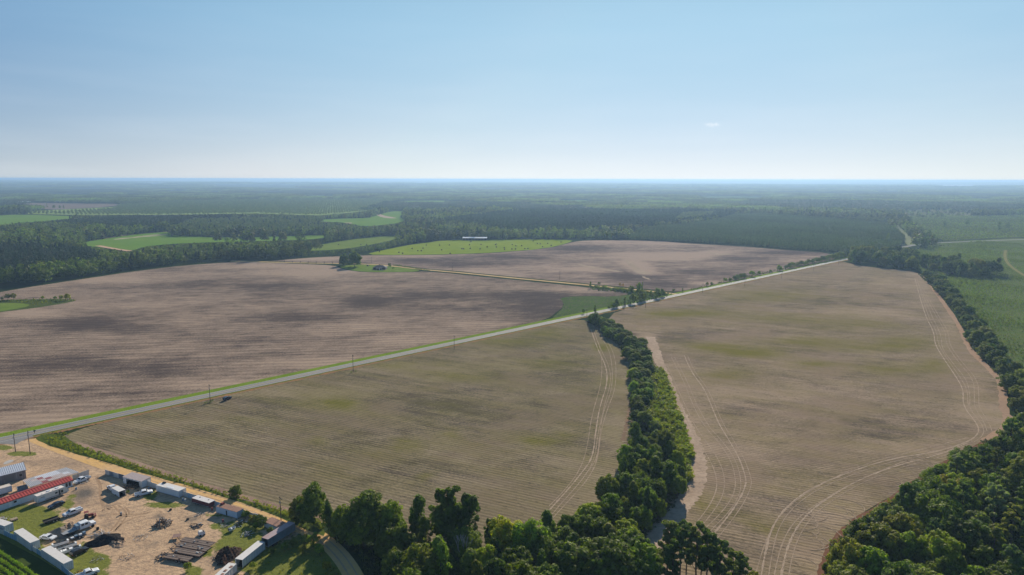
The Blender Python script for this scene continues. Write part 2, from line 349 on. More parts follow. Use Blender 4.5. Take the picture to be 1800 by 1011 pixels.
def tree_lobes(kind, rng, n=26):
    """height 10 m reference"""
    L = []
    if kind == 'broad':
        R = 3.9; lop = rng.uniform(.72, 1.25, 8)
        for i in range(n):
            u = rng.uniform(0, 1); a = rng.uniform(0, 6.283); el = math.asin(u ** 1.0 * .98) if i else 1.4
            q = lop[int(a / 6.284 * 8)]; rad = R * math.cos(el) * rng.uniform(.55, 1.05) * q; z = 4.3 + 4.5 * math.sin(el) * rng.uniform(.72, 1.12) * (.8 + .2 * q)
            L.append((rad * math.cos(a), rad * math.sin(a), z, rng.uniform(.55, 1.15 if n > 40 else 1.7), .85))
        for i in range(n // 2):
            a = rng.uniform(0, 6.283); rad = R * rng.uniform(.7, 1.0); L.append((rad * math.cos(a), rad * math.sin(a), rng.uniform(1.8, 4.5), rng.uniform(.7, 1.2), .9))
        L.append((0, 0, 5.0, 3.0, .95)); L.append((.5, -.4, 3.4, 2.5, 1.0))
    elif kind == 'round':
        R = 3.6
        for i in range(int(n * 1.5)):
            d = sphere_pts(1, rng, -.6)[0]; q = rng.uniform(.78, 1.08); L.append((d[0] * R * q, d[1] * R * q, 5.4 + d[2] * 3.8 * q, rng.uniform(.5, .95 if n > 40 else 1.25), .9))
        L.append((0, 0, 5.3, 3.0, 1.0))
    elif kind == 'column':
        bend = rng.normal(size=8) * .55; thick = rng.uniform(.65, 1.35, 8)
        for i in range(n):
            z = rng.uniform(.8, 9.5); zi = int(z * .79); w = 1.6 * thick[zi] * math.sin(math.pi * min(1, (z / 10) ** .7)) + .25; a = rng.uniform(0, 6.283)
            L.append((w * math.cos(a) * rng.uniform(.4, 1.2) + bend[zi] * z / 10, w * math.sin(a) * rng.uniform(.5, 1.2), z + rng.uniform(-.4, .4), rng.uniform(.45, 1.05), 1.1))
        L.append((0, 0, 4.0, 1.4, 2.2))
    elif kind == 'tufted':
        for hx, hy, hz, hr in ((-1.0, 0.1, 8.9, 1.0), (1.25, -.2, 8.8, .7), (.1, .4, 7.2, 1.25), (-1.6, .2, 6.4, .9), (1.7, .3, 6.3, .9)):
            for i in range(6): L.append((hx + rng.normal() * hr * .5, hy + rng.normal() * hr * .5, hz + rng.normal() * hr * .4, hr * rng.uniform(.4, .65), .8))
        for i in range(n // 2):
            z = rng.uniform(.8, 6); L.append((rng.normal() * .9, rng.normal() * .9, z, rng.uniform(.6, 1.0), 1.3))
    elif kind == 'pine':
        for i in range(min(n, 30)):
            z = rng.uniform(4.2, 9.8); w = 1.9 * (1 - ((z - 6.2) / 4.2) ** 2) ** .5 if abs(z - 6.2) < 4.1 else .5; a = rng.uniform(0, 6.283); q = rng.uniform(.35, 1.0)
            L.append((w * q * math.cos(a), w * q * math.sin(a), z, rng.uniform(.38, .7), .55))
        for i in range(4):
            a = rng.uniform(0, 6.283); L.append((1.3 * math.cos(a), 1.3 * math.sin(a), rng.uniform(3.6, 5.4), rng.uniform(.4, .6), .5))
    elif kind == 'conifer':
        for i in range(n):
            z = rng.uniform(1.2, 9.6); w = 1.9 * (1 - z / 10.4) ** .8; a = rng.uniform(0, 6.283); L.append((w * math.cos(a) * .8, w * math.sin(a) * .8, z, .3 + w * .45, .9))
        L.append((0, 0, 9.6, .4, 1.6))
    elif kind == 'shrub':
        for i in range(n):
            a = rng.uniform(0, 6.283); q = rng.uniform(0, 1) ** .5 * 4.2; L.append((q * math.cos(a), q * math.sin(a), rng.uniform(1.2, 8.5) * (1 - (q / 6.2) ** 2) + .8, rng.uniform(1.0, 2.0), .9))
        L.append((0, 0, 3.5, 3.2, .95))
    return L
def crown_mesh(name, kind, seed, nleaf, size, mat, n=26):
    rng = np.random.default_rng(seed); L = tree_lobes(kind, rng, n); V, Fq = lobes_crown(L, nleaf, size, rng)
    V[:, 2] = np.maximum(V[:, 2], .03); return mesh_np(name, V, Fq, [mat]), L
def trunk_mesh(name, kind, L, seed, mat, r=.22, nlimb=7):
    rng = random.Random(seed); b = MB(); top = {'broad': 6.5, 'round': 6.0, 'column': 7.5, 'tufted': 8.2, 'pine': 9.4, 'conifer': 9.2, 'shrub': 3.0}[kind]
    segs = 5; p = Vector((0, 0, -.15))
    for i in range(segs):
        q = Vector((rng.uniform(-.12, .12), rng.uniform(-.12, .12), top * (i + 1) / segs)); b.tube(p, q, r * (1 - i / segs * .8), r * (1 - (i + 1) / segs * .8), mat, 7); p = q
    for l in rng.sample(L, min(nlimb, len(L))):
        z0 = min(top * .9, max(.6, l[2] * .62)); b.tube((0, 0, z0), (l[0] * .85, l[1] * .85, l[2]), r * .38, r * .1, mat, 5)
    me = bpy.data.meshes.new(name); me.from_pydata(b.v, [], b.f); me.materials.append(mat); me.update(); return me
BARK = paint('bark', (.10, .075, .055), .9, .5, (.05, .04, .03), scale=3)
BARK_PALE = paint('bare_wood', (.34, .31, .28), .85, .3)
LEAF = leaf_mat('tree_leaves', (.046, .076, .010), (.175, .22, .026), .36, .22, True)
LEAFP = leaf_mat('pine_needles', (.075, .115, .03), (.12, .165, .045), .45, .15, True)
LIB = {}
def lib(kind, lod, var):
    k = (kind, lod, var)
    if k in LIB: return LIB[k]
    nl, sz, n = {'near': (9000, .50, 64), 'mid': (1800, .70, 24), 'far': (330, 1.0, 12)}[lod]
    if kind in ('column', 'tufted'): nl = int(nl * .62)
    if kind == 'pine': nl = int(nl * .27)
    if kind == 'shrub': nl = int(nl * .75)
    seed = hash_(kind) * 31 + var * 7 + {'near': 0, 'mid': 100, 'far': 200}[lod]
    cm, L = crown_mesh('crown', kind, seed, nl, sz, LEAFP if kind in ('pine', 'conifer') else LEAF, n)
    tm = trunk_mesh('trunk', kind, L, seed, BARK, r={'pine': .17, 'conifer': .14, 'shrub': .1}.get(kind, .2), nlimb=7 if lod != 'far' else 2)
    LIB[k] = (cm, tm); return LIB[k]
def hash_(s): return sum(ord(c) * (i + 3) for i, c in enumerate(s)) % 997
NTREE = {}
def tree(xy, h, w, kind, col=(1, 1, 1), label='', group=None, lod='near', var=None, name=None, cat=None, rz=None):
    """w: width factor relative to a natural crown for this height"""
    var = random.randrange(4) if var is None else var
    cm, tm = lib(kind, lod, var)
    nm = name or {'pine': 'pine_tree', 'conifer': 'conifer_tree', 'shrub': 'shrub'}.get(kind, 'tree')
    t = thing(nm, label, cat or ('shrub' if kind == 'shrub' else 'tree'), (xy[0], xy[1], 0), random.uniform(0, 6.28) if rz is None else rz, group)
    s = h / 10.0; t.scale = (s * w, s * w, s)
    c = bpy.data.objects.new('crown', cm); COL.objects.link(c); c.parent = t; c.color = (*col, 1)
    k = bpy.data.objects.new('trunk', tm); COL.objects.link(k); k.parent = t
    NTREE[nm] = NTREE.get(nm, 0) + 1
    return t

# ------------------------------------------------------------------ scattering for masses nobody could count
def scatter(name, label, cat, P, S, Rt, K, protos):
    n = len(P); me = bpy.data.meshes.new(name); me.vertices.add(n); me.vertices.foreach_set('co', np.asarray(P, np.float32).ravel())
    for nm, ty, dat in (('sc', 'FLOAT', S), ('ro', 'FLOAT', Rt), ('ki', 'INT', K)):
        a = me.attributes.new(nm, ty, 'POINT'); a.data.foreach_set('value', np.asarray(dat, np.float32 if ty == 'FLOAT' else np.int32))
    o = bpy.data.objects.new(name, me); COL.objects.link(o); tag(o, label, cat, None, 'stuff')
    pc = bpy.data.collections.new(name + '_shapes')
    for i, pm in enumerate(protos):
        pc.objects.link(bpy.data.objects.new('%s_shape_%02d' % (name, i), pm))
    g = bpy.data.node_groups.new(name, 'GeometryNodeTree')
    g.interface.new_socket('Geometry', in_out='INPUT', socket_type='NodeSocketGeometry'); g.interface.new_socket('Geometry', in_out='OUTPUT', socket_type='NodeSocketGeometry')
    N = g.nodes; gi = N.new('NodeGroupInput'); go = N.new('NodeGroupOutput'); ip = N.new('GeometryNodeInstanceOnPoints'); ci = N.new('GeometryNodeCollectionInfo')
    ci.inputs['Collection'].default_value = pc; ci.inputs['Separate Children'].default_value = True; ci.inputs['Reset Children'].default_value = True
    def na(nm, t):
        x = N.new('GeometryNodeInputNamedAttribute'); x.data_type = t; x.inputs['Name'].default_value = nm; return x.outputs['Attribute']
    cx = N.new('ShaderNodeCombineXYZ'); e2r = N.new('FunctionNodeEulerToRotation')
    g.links.new(gi.outputs[0], ip.inputs['Points']); g.links.new(ci.outputs[0], ip.inputs['Instance']); ip.inputs['Pick Instance'].default_value = True
    g.links.new(na('ki', 'INT'), ip.inputs['Instance Index']); g.links.new(na('ro', 'FLOAT'), cx.inputs[2]); g.links.new(cx.outputs[0], e2r.inputs[0])
    g.links.new(e2r.outputs[0], ip.inputs['Rotation']); g.links.new(na('sc', 'FLOAT'), ip.inputs['Scale'])
    g.links.new(ip.outputs[0], go.inputs[0])
    md = o.modifiers.new('scatter', 'NODES'); md.node_group = g; return o
def jgrid(x0, x1, y0, y1, s, rng, jit=.42, ang=0.0):
    r = math.hypot(x1 - x0, y1 - y0) / 2 + s; a = np.arange(-r, r, s); X, Y = np.meshgrid(a, a)
    P = np.stack([X.ravel(), Y.ravel()], 1) + rng.uniform(-jit, jit, (X.size, 2)) * s
    c, sn = math.cos(ang), math.sin(ang); P = P @ np.array([[c, sn], [-sn, c]]) + np.array([(x0 + x1) / 2, (y0 + y1) / 2])
    return P[(P[:, 0] >= x0) & (P[:, 0] <= x1) & (P[:, 1] >= y0) & (P[:, 1] <= y1)]
def in_poly_grid(poly_px, s, rng, jit=.42, ang=0.0):
    W = np.array(GP(poly_px)); P = jgrid(W[:, 0].min(), W[:, 0].max(), W[:, 1].min(), W[:, 1].max(), s, rng, jit, ang)
    return P[inside(P, [tuple(w) for w in W])]

# ================================================================== THE GROUND
RNG = np.random.default_rng(11)
forest_floor = ground_mat('forest_floor', (.018, .032, .012), (.028, .044, .016), (.04, .05, .022), .004, .05, bd=.5)
ys = list(np.arange(-400, 1400, 200)) + list(1400 * 1.16 ** np.arange(0, 26)); ys = [y for y in ys if y < 62000] + [62000]
xs0 = list(np.arange(0, 1400, 200)) + list(1400 * 1.2 ** np.arange(0, 22)); xs0 = [x for x in xs0 if x < 58000] + [58000]
xs = sorted(set([-x for x in xs0] + xs0))
GX, GY = np.meshgrid(xs, ys); GZ = hill(GX, GY)
V = np.stack([GX.ravel(), GY.ravel(), GZ.ravel()], 1); nx = len(xs); ny = len(ys)
Fq = [(j * nx + i, j * nx + i + 1, (j + 1) * nx + i + 1, (j + 1) * nx + i) for j in range(ny - 1) for i in range(nx - 1)]
gme = mesh_np('ground', V, Fq, [forest_floor]); go_ = bpy.data.objects.new('ground', gme); COL.objects.link(go_); go_['kind'] = 'structure'

_ra = G(0, 773.5); _rb = G(1493, 454.3); _rd = (_rb - _ra) / np.hypot(*(_rb - _ra)); _rn = np.array([-_rd[1], _rd[0]])
def RO(xs_, off):
    o = []
    for x_ in xs_:
        lo, hi_ = -300.0, 1400.0
        for _ in range(40):
            k = (lo + hi_) / 2; q = PR([_ra + _rd * k + _rn * off])[0]
            if q[0] < x_: lo = k
            else: hi_ = k
        o.append(tuple(q))
    return o
PALE = (.33, .245, .195); DARK = (.118, .088, .078)
left_px = RO([-200, -50, 100, 260, 420, 600, 760, 900, 955], 7.4) + [
           (985, 545), (992, 532), (984, 523), (1010, 520.5), (1075, 522), (1112, 517), (1085, 512), (1031, 505), (960, 498), (903, 492), (850, 487), (800, 481.5), (745, 477),
           (732, 478.3), (700, 479), (640, 479), (610, 475), (596, 471), (590, 466.5), (528, 464), (420, 460), (330, 466), (250, 475), (150, 490), (50, 505), (0, 514), (-120, 534), (-300, 560), (-420, 620)]
left_px = [p for p in left_px]
fm_left = field_mat('dark_ploughed_soil', 7, 7.0, (.315, .235, .172), (.076, .058, .050), (.11, .095, .038), (.75, 1.0), .20, .44, 1.1, -.22)
left_dark = [(150, 568, 95, 12, .55), (230, 578, 60, 10, .35), (280, 650, 110, 14, .35), (60, 640, 120, 16, .35), (640, 530, 50, 11, .75), (740, 520, 60, 12, .3), (960, 545, 60, 22, .65), (900, 520, 110, 9, .45), (470, 505, 90, 8, .45), (330, 500, 80, 8, .3), (520, 560, 90, 10, .4),
             (100, 690, 70, 9, .3), (820, 545, 60, 9, .3), (1060, 519, 50, 4, .4), (400, 600, 80, 8, .3)]
left_pale = [(40, 550, 60, 8, .5), (560, 478, 90, 7, .5), (520, 468, 120, 4, .4), (200, 535, 120, 7, .2), (50, 690, 80, 10, .2), (110, 735, 140, 11, .6), (380, 676, 90, 9, .55), (560, 636, 80, 8, .5), (720, 598, 80, 8, .45), (860, 572, 60, 5, .35), (30, 500, 60, 10, .4), (200, 490, 90, 8, .35), (640, 575, 90, 10, .25), (1000, 509, 60, 4, .45), (360, 560, 60, 10, .15)]
field_l = sheet('ploughed_field', ragged(smooth(GP(left_px), 1), 10, .7, RNG), .03, fm_left, 14, [left_dark, [(950, 560, 50, 8, .2)], left_pale])

ne_px = [(592, 462.3), (640, 463), (683, 465), (734, 472), (800, 476), (850, 481.5), (903, 486.5), (1031, 498.5), (1130, 507), (1186, 513.5)] + RO([1215, 1260, 1310, 1370, 1430, 1474], 8.5) + [
         (1460, 445), (1400, 441), (1300, 433), (1200, 427.5), (1160, 424), (1100, 422.5), (1030, 422.5), (1005, 426), (960, 437.5), (880, 444), (800, 447.5), (700, 449), (640, 449), (560, 452), (490, 457.5), (470, 459)]
fm_ne = field_mat('pale_ploughed_soil', 4, 8.0, (.335, .248, .185), (.086, .065, .058), (.11, .10, .04), (1.4, 1.2), .10, .42, 1.2, -.3)
ne_dark = [(820, 462, 110, 9, .45), (1020, 437, 55, 6, .6), (1300, 456, 50, 6, .5), (1390, 444, 60, 4, .55), (1110, 488, 60, 8, .5), (1250, 480, 70, 8, .35), (900, 452, 60, 5, .4), (1180, 500, 60, 6, .5), (1080, 480, 30, 8, .4), (720, 458, 60, 5, .3)]
ne_pale = [(1140, 452, 70, 6, .6), (1200, 450, 60, 5, .5), (1120, 470, 18, 7, .7), (1135, 479, 12, 4, .8), (1110, 462, 20, 5, .5), (1030, 474, 25, 2.5, .6), (1065, 477, 20, 2, .6), (1255, 444, 25, 2, .7), (1150, 428, 80, 3, .35), (560, 455, 70, 3, .5), (860, 478, 60, 5, .3), (950, 470, 60, 5, .25), (1240, 498, 40, 3, .4), (1060, 424, 60, 2, .3), (700, 450, 60, 2, .4)]
field_ne = sheet('ploughed_field', ragged(smooth(GP(ne_px), 1), 14, 1.0, RNG), .03, fm_ne, 16, [ne_dark, [], ne_pale])

mid_px = [(96, 773), (112, 766)] + RO([160, 260, 400, 560, 700, 840, 960, 1020], -6.6) + [(1045, 572), (1070, 590), (1095, 610), (1112, 628), (1122, 650), (1130, 720), (1130, 800), (1110, 880),
          (1060, 935), (1000, 965), (900, 985), (760, 968), (650, 945), (540, 912), (470, 893), (400, 872), (300, 841), (200, 807), (130, 785)]
fm_mid = field_mat('stubble_rows', -25.5, 1.83, (.245, .195, .125), (.085, .07, .052), (.135, .125, .028), (1.1, 1.4), .27, .44, 1.4, .24, (.135, .10, .068))
mid_dark = [(560, 745, 40, 10, .3), (700, 700, 60, 14, .25), (800, 720, 60, 10, .2), (900, 730, 50, 8, .2), (450, 700, 60, 10, .25), (640, 760, 50, 8, .25), (760, 640, 80, 8, .2), (1000, 600, 60, 8, .15)]
mid_green = [(560, 771, 14, 5, .55), (715, 780, 30, 8, .65), (790, 760, 22, 6, .5), (950, 775, 30, 9, .55), (1000, 765, 20, 8, .4), (410, 640, 50, 10, .35), (600, 710, 30, 8, .5), (900, 600, 80, 10, .3), (560, 700, 60, 20, .25), (1060, 610, 12, 8, .8), (960, 585, 40, 6, .4), (960, 640, 70, 12, .25), (1075, 670, 12, 10, .35), (750, 835, 15, 4, .5), (650, 800, 60, 12, .15), (820, 660, 80, 14, .25), (700, 640, 60, 8, .25)]
mid_pale = [(1090, 700, 12, 60, .6), (1075, 770, 20, 40, .5), (1040, 850, 40, 30, .5), (1070, 610, 20, 20, .4), (300, 745, 90, 8, .45), (500, 690, 90, 8, .45), (700, 645, 90, 8, .45), (140, 768, 30, 8, .5), (200, 800, 60, 8, .35), (350, 850, 60, 6, .3), (980, 900, 60, 20, .3), (800, 870, 200, 20, .15)]
field_m = sheet('stubble_field', ragged(smooth(GP(mid_px), 1), 6, .5, RNG), .03, fm_mid, 7, [mid_dark, mid_green, mid_pale])

right_px = [(1066, 564)] + RO([1085, 1160, 1260, 1360, 1440, 1480], -6.6) + [(1494, 463), (1530, 470), (1570, 473), (1610, 477), (1625, 492), (1645, 512), (1665, 535), (1682, 562), (1697, 590), (1705, 610),
            (1730, 638), (1757, 662), (1768, 690), (1766, 715), (1785, 745), (1735, 773), (1690, 795), (1640, 822), (1570, 872), (1510, 908), (1462, 945), (1447, 985), (1440, 1030), (1430, 1180), (1150, 1180), (1120, 1060), (1110, 960),
            (1140, 930), (1160, 880), (1170, 800), (1150, 740), (1130, 680), (1115, 630), (1085, 590)]
fm_right = field_mat('stubble_rows_pale', -24, 1.83, (.295, .222, .152), (.104, .082, .062), (.148, .13, .030), (1.1, 1.3), .24, .38, 1.4, .20, (.175, .125, .088))
right_dark = [(1180, 597, 55, 8, .5), (1200, 585, 60, 5, .3), (1430, 528, 50, 6, .5), (1520, 522, 60, 4, .3), (1560, 765, 60, 12, .35), (1640, 547, 40, 5, .3), (1500, 740, 80, 10, .2), (1400, 620, 60, 8, .15), (1500, 640, 70, 8, .2)]
right_green = [(1350, 520, 90, 12, .35), (1230, 550, 80, 8, .4), (1170, 553, 40, 5, .45), (1250, 610, 60, 8, .45), (1320, 620, 60, 9, .55), (1420, 600, 70, 9, .45), (1500, 570, 90, 10, .35), (1530, 610, 80, 10, .35), (1600, 600, 60, 12, .35), (1280, 660, 40, 12, .4), (1430, 640, 50, 6, .5), (1370, 560, 90, 8, .3), (1240, 880, 20, 20, .4), (1225, 920, 15, 10, .6), (1350, 930, 15, 10, .4), (1400, 850, 100, 20, .12), (1570, 650, 80, 10, .4), (1640, 640, 30, 20, .3)]
right_pale = [(1580, 500, 40, 10, .6), (1530, 550, 70, 7, .5), (1640, 480, 40, 12, .4), (1630, 520, 12, 20, .4), (1670, 590, 15, 50, .4), (1710, 680, 20, 40, .5), (1400, 690, 120, 14, .35), (1380, 640, 40, 8, .25), (1600, 790, 120, 14, .45), (1740, 730, 40, 20, .5), (1480, 900, 40, 30, .5), (1430, 980, 30, 50, .6), (1190, 700, 20, 60, .55), (1230, 790, 14, 50, .7), (1210, 880, 22, 30, .5), (1300, 790, 80, 20, .2), (1140, 590, 12, 20, .5)]
field_r = sheet('stubble_field', ragged(smooth(GP(right_px), 1), 7, .6, RNG), .03, fm_right, 8, [right_dark, right_green, right_pale])

# verge grasses, asphalt
g_bright = ground_mat('verge_grass', (.14, .21, .02), (.18, .25, .03), (.08, .12, .018), .05, .9)
g_dull = ground_mat('dry_verge_grass', (.12, .135, .028), (.16, .15, .04), (.09, .095, .024), .05, .9)
red_earth = ground_mat('red_earth', (.30, .15, .075), (.24, .14, .075), (.16, .13, .05), .08, .7)
bare_pale = ground_mat('bare_pale_earth', (.43, .33, .245), (.34, .255, .185), (.22, .165, .12), .08, .5)
asph = M('asphalt'); _n = asph.noise(asph.pos(45, (.02, .8, 1)), 1, 4, .6); _n2 = asph.noise(asph.pos(0), 1.3, 3, .6)
asph.bsdf(asph.mix(asph.ramp(_n, .35, .7), asph.mix(_n2, (.15, .147, .147), (.19, .186, .18)), (.24, .23, .215)), .85, 0, .1)
ROAD = [(-140, 803), (0, 773.5), (57, 761.5), (200, 733), (340, 701), (620, 641), (1000, 562), (1240, 508.7), (1493, 454.3), (1530, 446.5), (1575, 437)]
rA = G(0, 773.5); rB = G(1493, 454.3); rd = (rB - rA) / np.hypot(*(rB - rA))
road_pts = [tuple(rA + rd * k) for k in (-120, -60, 0, 60, 130, 260, 400, 600, 800, float(np.hypot(*(rB - rA))), float(np.hypot(*(rB - rA))) + 160)]
ribbon('grass_verge', None, 5.8, .05, g_bright, off=6.0, world_pts=road_pts)
ribbon('grass_verge', None, 3.0, .05, g_dull, off=-4.6, world_pts=road_pts, jit=.2, it=5)
ribbon('grass_verge', None, 1.9, .054, red_earth, off=-6.3, world_pts=road_pts, jit=.6, it=6)
ribbon('grass_verge', None, 1.6, .046, g_dull, off=7.9, world_pts=road_pts, jit=.5, it=6)
ribbon('road', None, 6.8, .075, asph.m, world_pts=road_pts)
white = plain('road_marking_white', (.6, .6, .58)); yellow = plain('road_marking_yellow', (.5, .36, .08))
for of, wd, mm in ((3.05, .14, white), (-3.05, .14, white), (.14, .12, yellow), (-.14, .12, yellow)):
    ribbon('road_marking', None, wd, .082, mm, off=of, world_pts=road_pts)
# orange dirt lane crossing between the two upper fields
lane = ground_mat('sandy_lane', (.56, .42, .20), (.48, .34, .17), (.40, .27, .14), .06, .6)
LANE = [(405, 459), (430, 459.5), (528.6, 462.3), (593, 463.3), (639, 464), (683, 466.6), (734, 473.2), (800, 478.7), (850, 483.6), (903, 489), (1031, 501), (1134, 511), (1180, 516.2), (1196, 518.2)]
ribbon('dirt_lane', LANE, 6.0, .055, lane)
ribbon('grass_verge', LANE[5:], 6.5, .045, ground_mat('scrub_verge', (.05, .06, .025), (.08, .08, .04), (.035, .045, .018), .05, .5), off=6.0)
# green weedy triangle by the junction
weedy = ground_mat('weedy_ground', (.05, .085, .022), (.075, .115, .026), (.10, .085, .07), .03, .16)
tri_px = [(965, 563), (985, 548), (992, 532), (983, 523), (1030, 520.5), (1078, 522), (1112, 517), (1150, 514.5), (1190, 517), (1150, 525), (1090, 537.5), (1030, 551.5), (990, 560.5)]
sheet('weedy_ground', ragged(smooth(GP(tri_px), 1), 8, .7, RNG), .04, weedy)
lawn = ground_mat('lawn', (.12, .18, .03), (.15, .20, .04), (.08, .13, .022), .02, .12)
sheet('lawn', smooth(GP([(594, 468), (612, 466.5), (640, 465), (683, 467.5), (700, 470), (742, 475), (728, 477.8), (700, 478.4), (655, 478.4), (625, 476.5), (605, 473)]), 2), .05, lawn)
scrub = ground_mat('scrub_grass', (.06, .085, .022), (.085, .10, .03), (.04, .055, .018), .03, .3)
sheet('scrub_grass', ragged(smooth(GP([(-80, 538), (0, 527), (60, 526), (128, 525.5), (137, 528.5), (105, 535), (50, 543), (0, 549), (-80, 560)]), 1), 7, .8, RNG), .045, scrub)
sheet('lawn', smooth(GP([(-80, 540), (0, 533), (40, 533), (56, 537), (30, 543), (0, 547.5), (-80, 557)]), 2), .06, lawn)

wash = ground_mat('sandy_wash', (.36, .28, .20), (.30, .23, .165), (.24, .18, .13), .03, .2)
for q_ in ([(1096, 456), (1112, 460), (1122, 470), (1130, 476), (1144, 479), (1140, 482.5), (1126, 483), (1112, 474), (1104, 466)], [(1008, 463), (1030, 466), (1060, 472), (1092, 477), (1094, 479), (1058, 475.5), (1030, 470)], [(1126, 484), (1136, 487), (1146, 493), (1140, 492), (1128, 487)], [(1238, 442), (1262, 445.5), (1290, 447.5), (1262, 448), (1244, 445)]):
    sheet('bare_patch', ragged(smooth(GP(q_), 2), 5, 1.6, RNG), .045, wash)
# far clearings
CLEAR = []
def clearing(px, mat, name='pasture', z=.12, sm=1, rag=12):
    CLEAR.append(px); return sheet(name, ragged(smooth(GP(px), sm), rag, rag * .06, RNG), z, mat)
pasture = ground_mat('pasture_grass', (.165, .22, .016), (.20, .25, .022), (.13, .18, .016), .008, .06, bd=.05)
bale_px = [(640, 447.5), (672, 440), (705, 433.5), (740, 427.5), (780, 422.5), (860, 421.5), (950, 421), (1008, 422), (1000, 427), (960, 437), (880, 443.6), (800, 447), (700, 448.6)]
clearing(bale_px, pasture)
clearing([(505, 441), (530, 437), (570, 429), (620, 420.5), (680, 414.5), (716, 415), (700, 420), (655, 430), (610, 437.5), (560, 441)], ground_mat('pasture_olive', (.12, .175, .03), (.15, .19, .04), (.10, .15, .025), .008, .06))
crop = ground_mat('crop_green', (.10, .19, .022), (.125, .21, .028), (.10, .16, .025), .01, .05, bd=.05)
clearing([(538, 387), (600, 384.5), (650, 383), (688, 371), (712, 372), (703, 380), (715, 389), (690, 394), (640, 399), (610, 392), (570, 390)], crop)
clearing([(120, 431), (165, 423), (200, 417.5), (250, 411), (302, 406.5), (300, 415), (420, 418), (585, 412.5), (570, 420), (470, 424), (330, 427), (255, 433), (228, 442), (195, 437), (160, 433)], crop)
clearing([(60, 434), (85, 430.5), (110, 430), (104, 434.5), (75, 437)], pasture)
clearing([(-150, 384), (0, 379), (30, 377), (155, 381), (100, 387), (0, 395.5), (-150, 410)], crop)
brownf = ground_mat('bare_field_far', (.17, .13, .10), (.13, .10, .08), (.2, .16, .12), .01, .03)
clearing([(18, 358), (60, 356.5), (140, 357.5), (216, 358.5), (195, 363.5), (120, 367.5), (85, 369), (55, 363)], brownf, 'ploughed_field')
clearing([(75, 342), (95, 340), (175, 341), (170, 345.5), (90, 345)], crop)
clearing([(-150, 347), (12, 347), (14, 354), (0, 360), (-150, 362)], crop)
yel = ground_mat('ripe_field', (.42, .38, .13), (.36, .34, .14), (.3, .28, .12), .01, .03)
clearing([(272, 329.6), (305, 329.6), (305, 331.4), (272, 331.4)], yel, sm=0); clearing([(360, 337.2), (395, 337.2), (394, 340), (362, 340)], yel, sm=0)
palef = ground_mat('dry_field_far', (.34, .30, .23), (.27, .25, .18), (.2, .22, .13), .01, .03)
clearing([(368, 327), (445, 324.5), (500, 324), (537, 325), (538, 331.5), (470, 332), (400, 330.5)], palef, 'stubble_field')
clearing([(60, 320.5), (95, 320), (95, 322.5), (62, 322.5)], palef, sm=0); clearing([(430, 320.3), (520, 320), (520, 322), (430, 322)], palef, sm=0)
clearing([(700, 353), (760, 352.3), (812, 353.5), (795, 358), (745, 358.5), (690, 356)], crop)
clearing([(978, 352), (1048, 352.5), (1050, 356), (1020, 357.5), (975, 355)], crop); clearing([(845, 354), (812, 354.5), (812, 356.5), (845, 357)], crop)
clearing([(1215, 345.5), (1280, 344), (1350, 346.5), (1345, 351), (1240, 351)], ground_mat('far_meadow', (.06, .10, .04), (.08, .12, .05), (.05, .09, .035), .01, .03))
clearing([(690, 331), (735, 330), (735, 333), (692, 334)], crop, sm=0); clearing([(640, 322), (700, 321.5), (700, 323), (640, 323.5)], palef, sm=0)
dirtp = ground_mat('clay_track', (.50, .30, .19), (.42, .26, .17), (.5, .38, .28), .05, .5)
ribbon('dirt_track', [(172, 432), (190, 435.5), (210, 439), (229, 441.5)], 9, .2, dirtp)
ribbon('dirt_track', [(125, 427), (145, 424.5), (200, 417), (220, 413.5), (265, 409), (300, 407.5)], 6, .2, bare_pale)
sheet('bare_patch', ragged(smooth(GP([(195, 421), (230, 417), (270, 412.5), (298, 411), (290, 414), (240, 418), (205, 422)]), 1), 8, 2, RNG), .17, ground_mat('sparse_crop', (.40, .33, .22), (.12, .19, .05), (.3, .27, .17), .06, .1))
sheet('bare_patch', smooth(GP([(552, 391), (575, 390), (578, 392.5), (560, 393)]), 1), .17, bare_pale); sheet('bare_patch', smooth(GP([(604, 391.5), (620, 391.5), (618, 393.2), (606, 393.2)]), 1), .17, bare_pale)
sheet('bare_patch', smooth(GP([(660, 376), (668, 375.5), (672, 378.5), (690, 382), (700, 384), (680, 384), (664, 380)]), 1), .17, bare_pale)
sheet('bare_patch', smooth(GP([(684, 353.5), (690, 355.5), (697, 358.5), (690, 359), (683, 356)]), 1), .2, bare_pale)

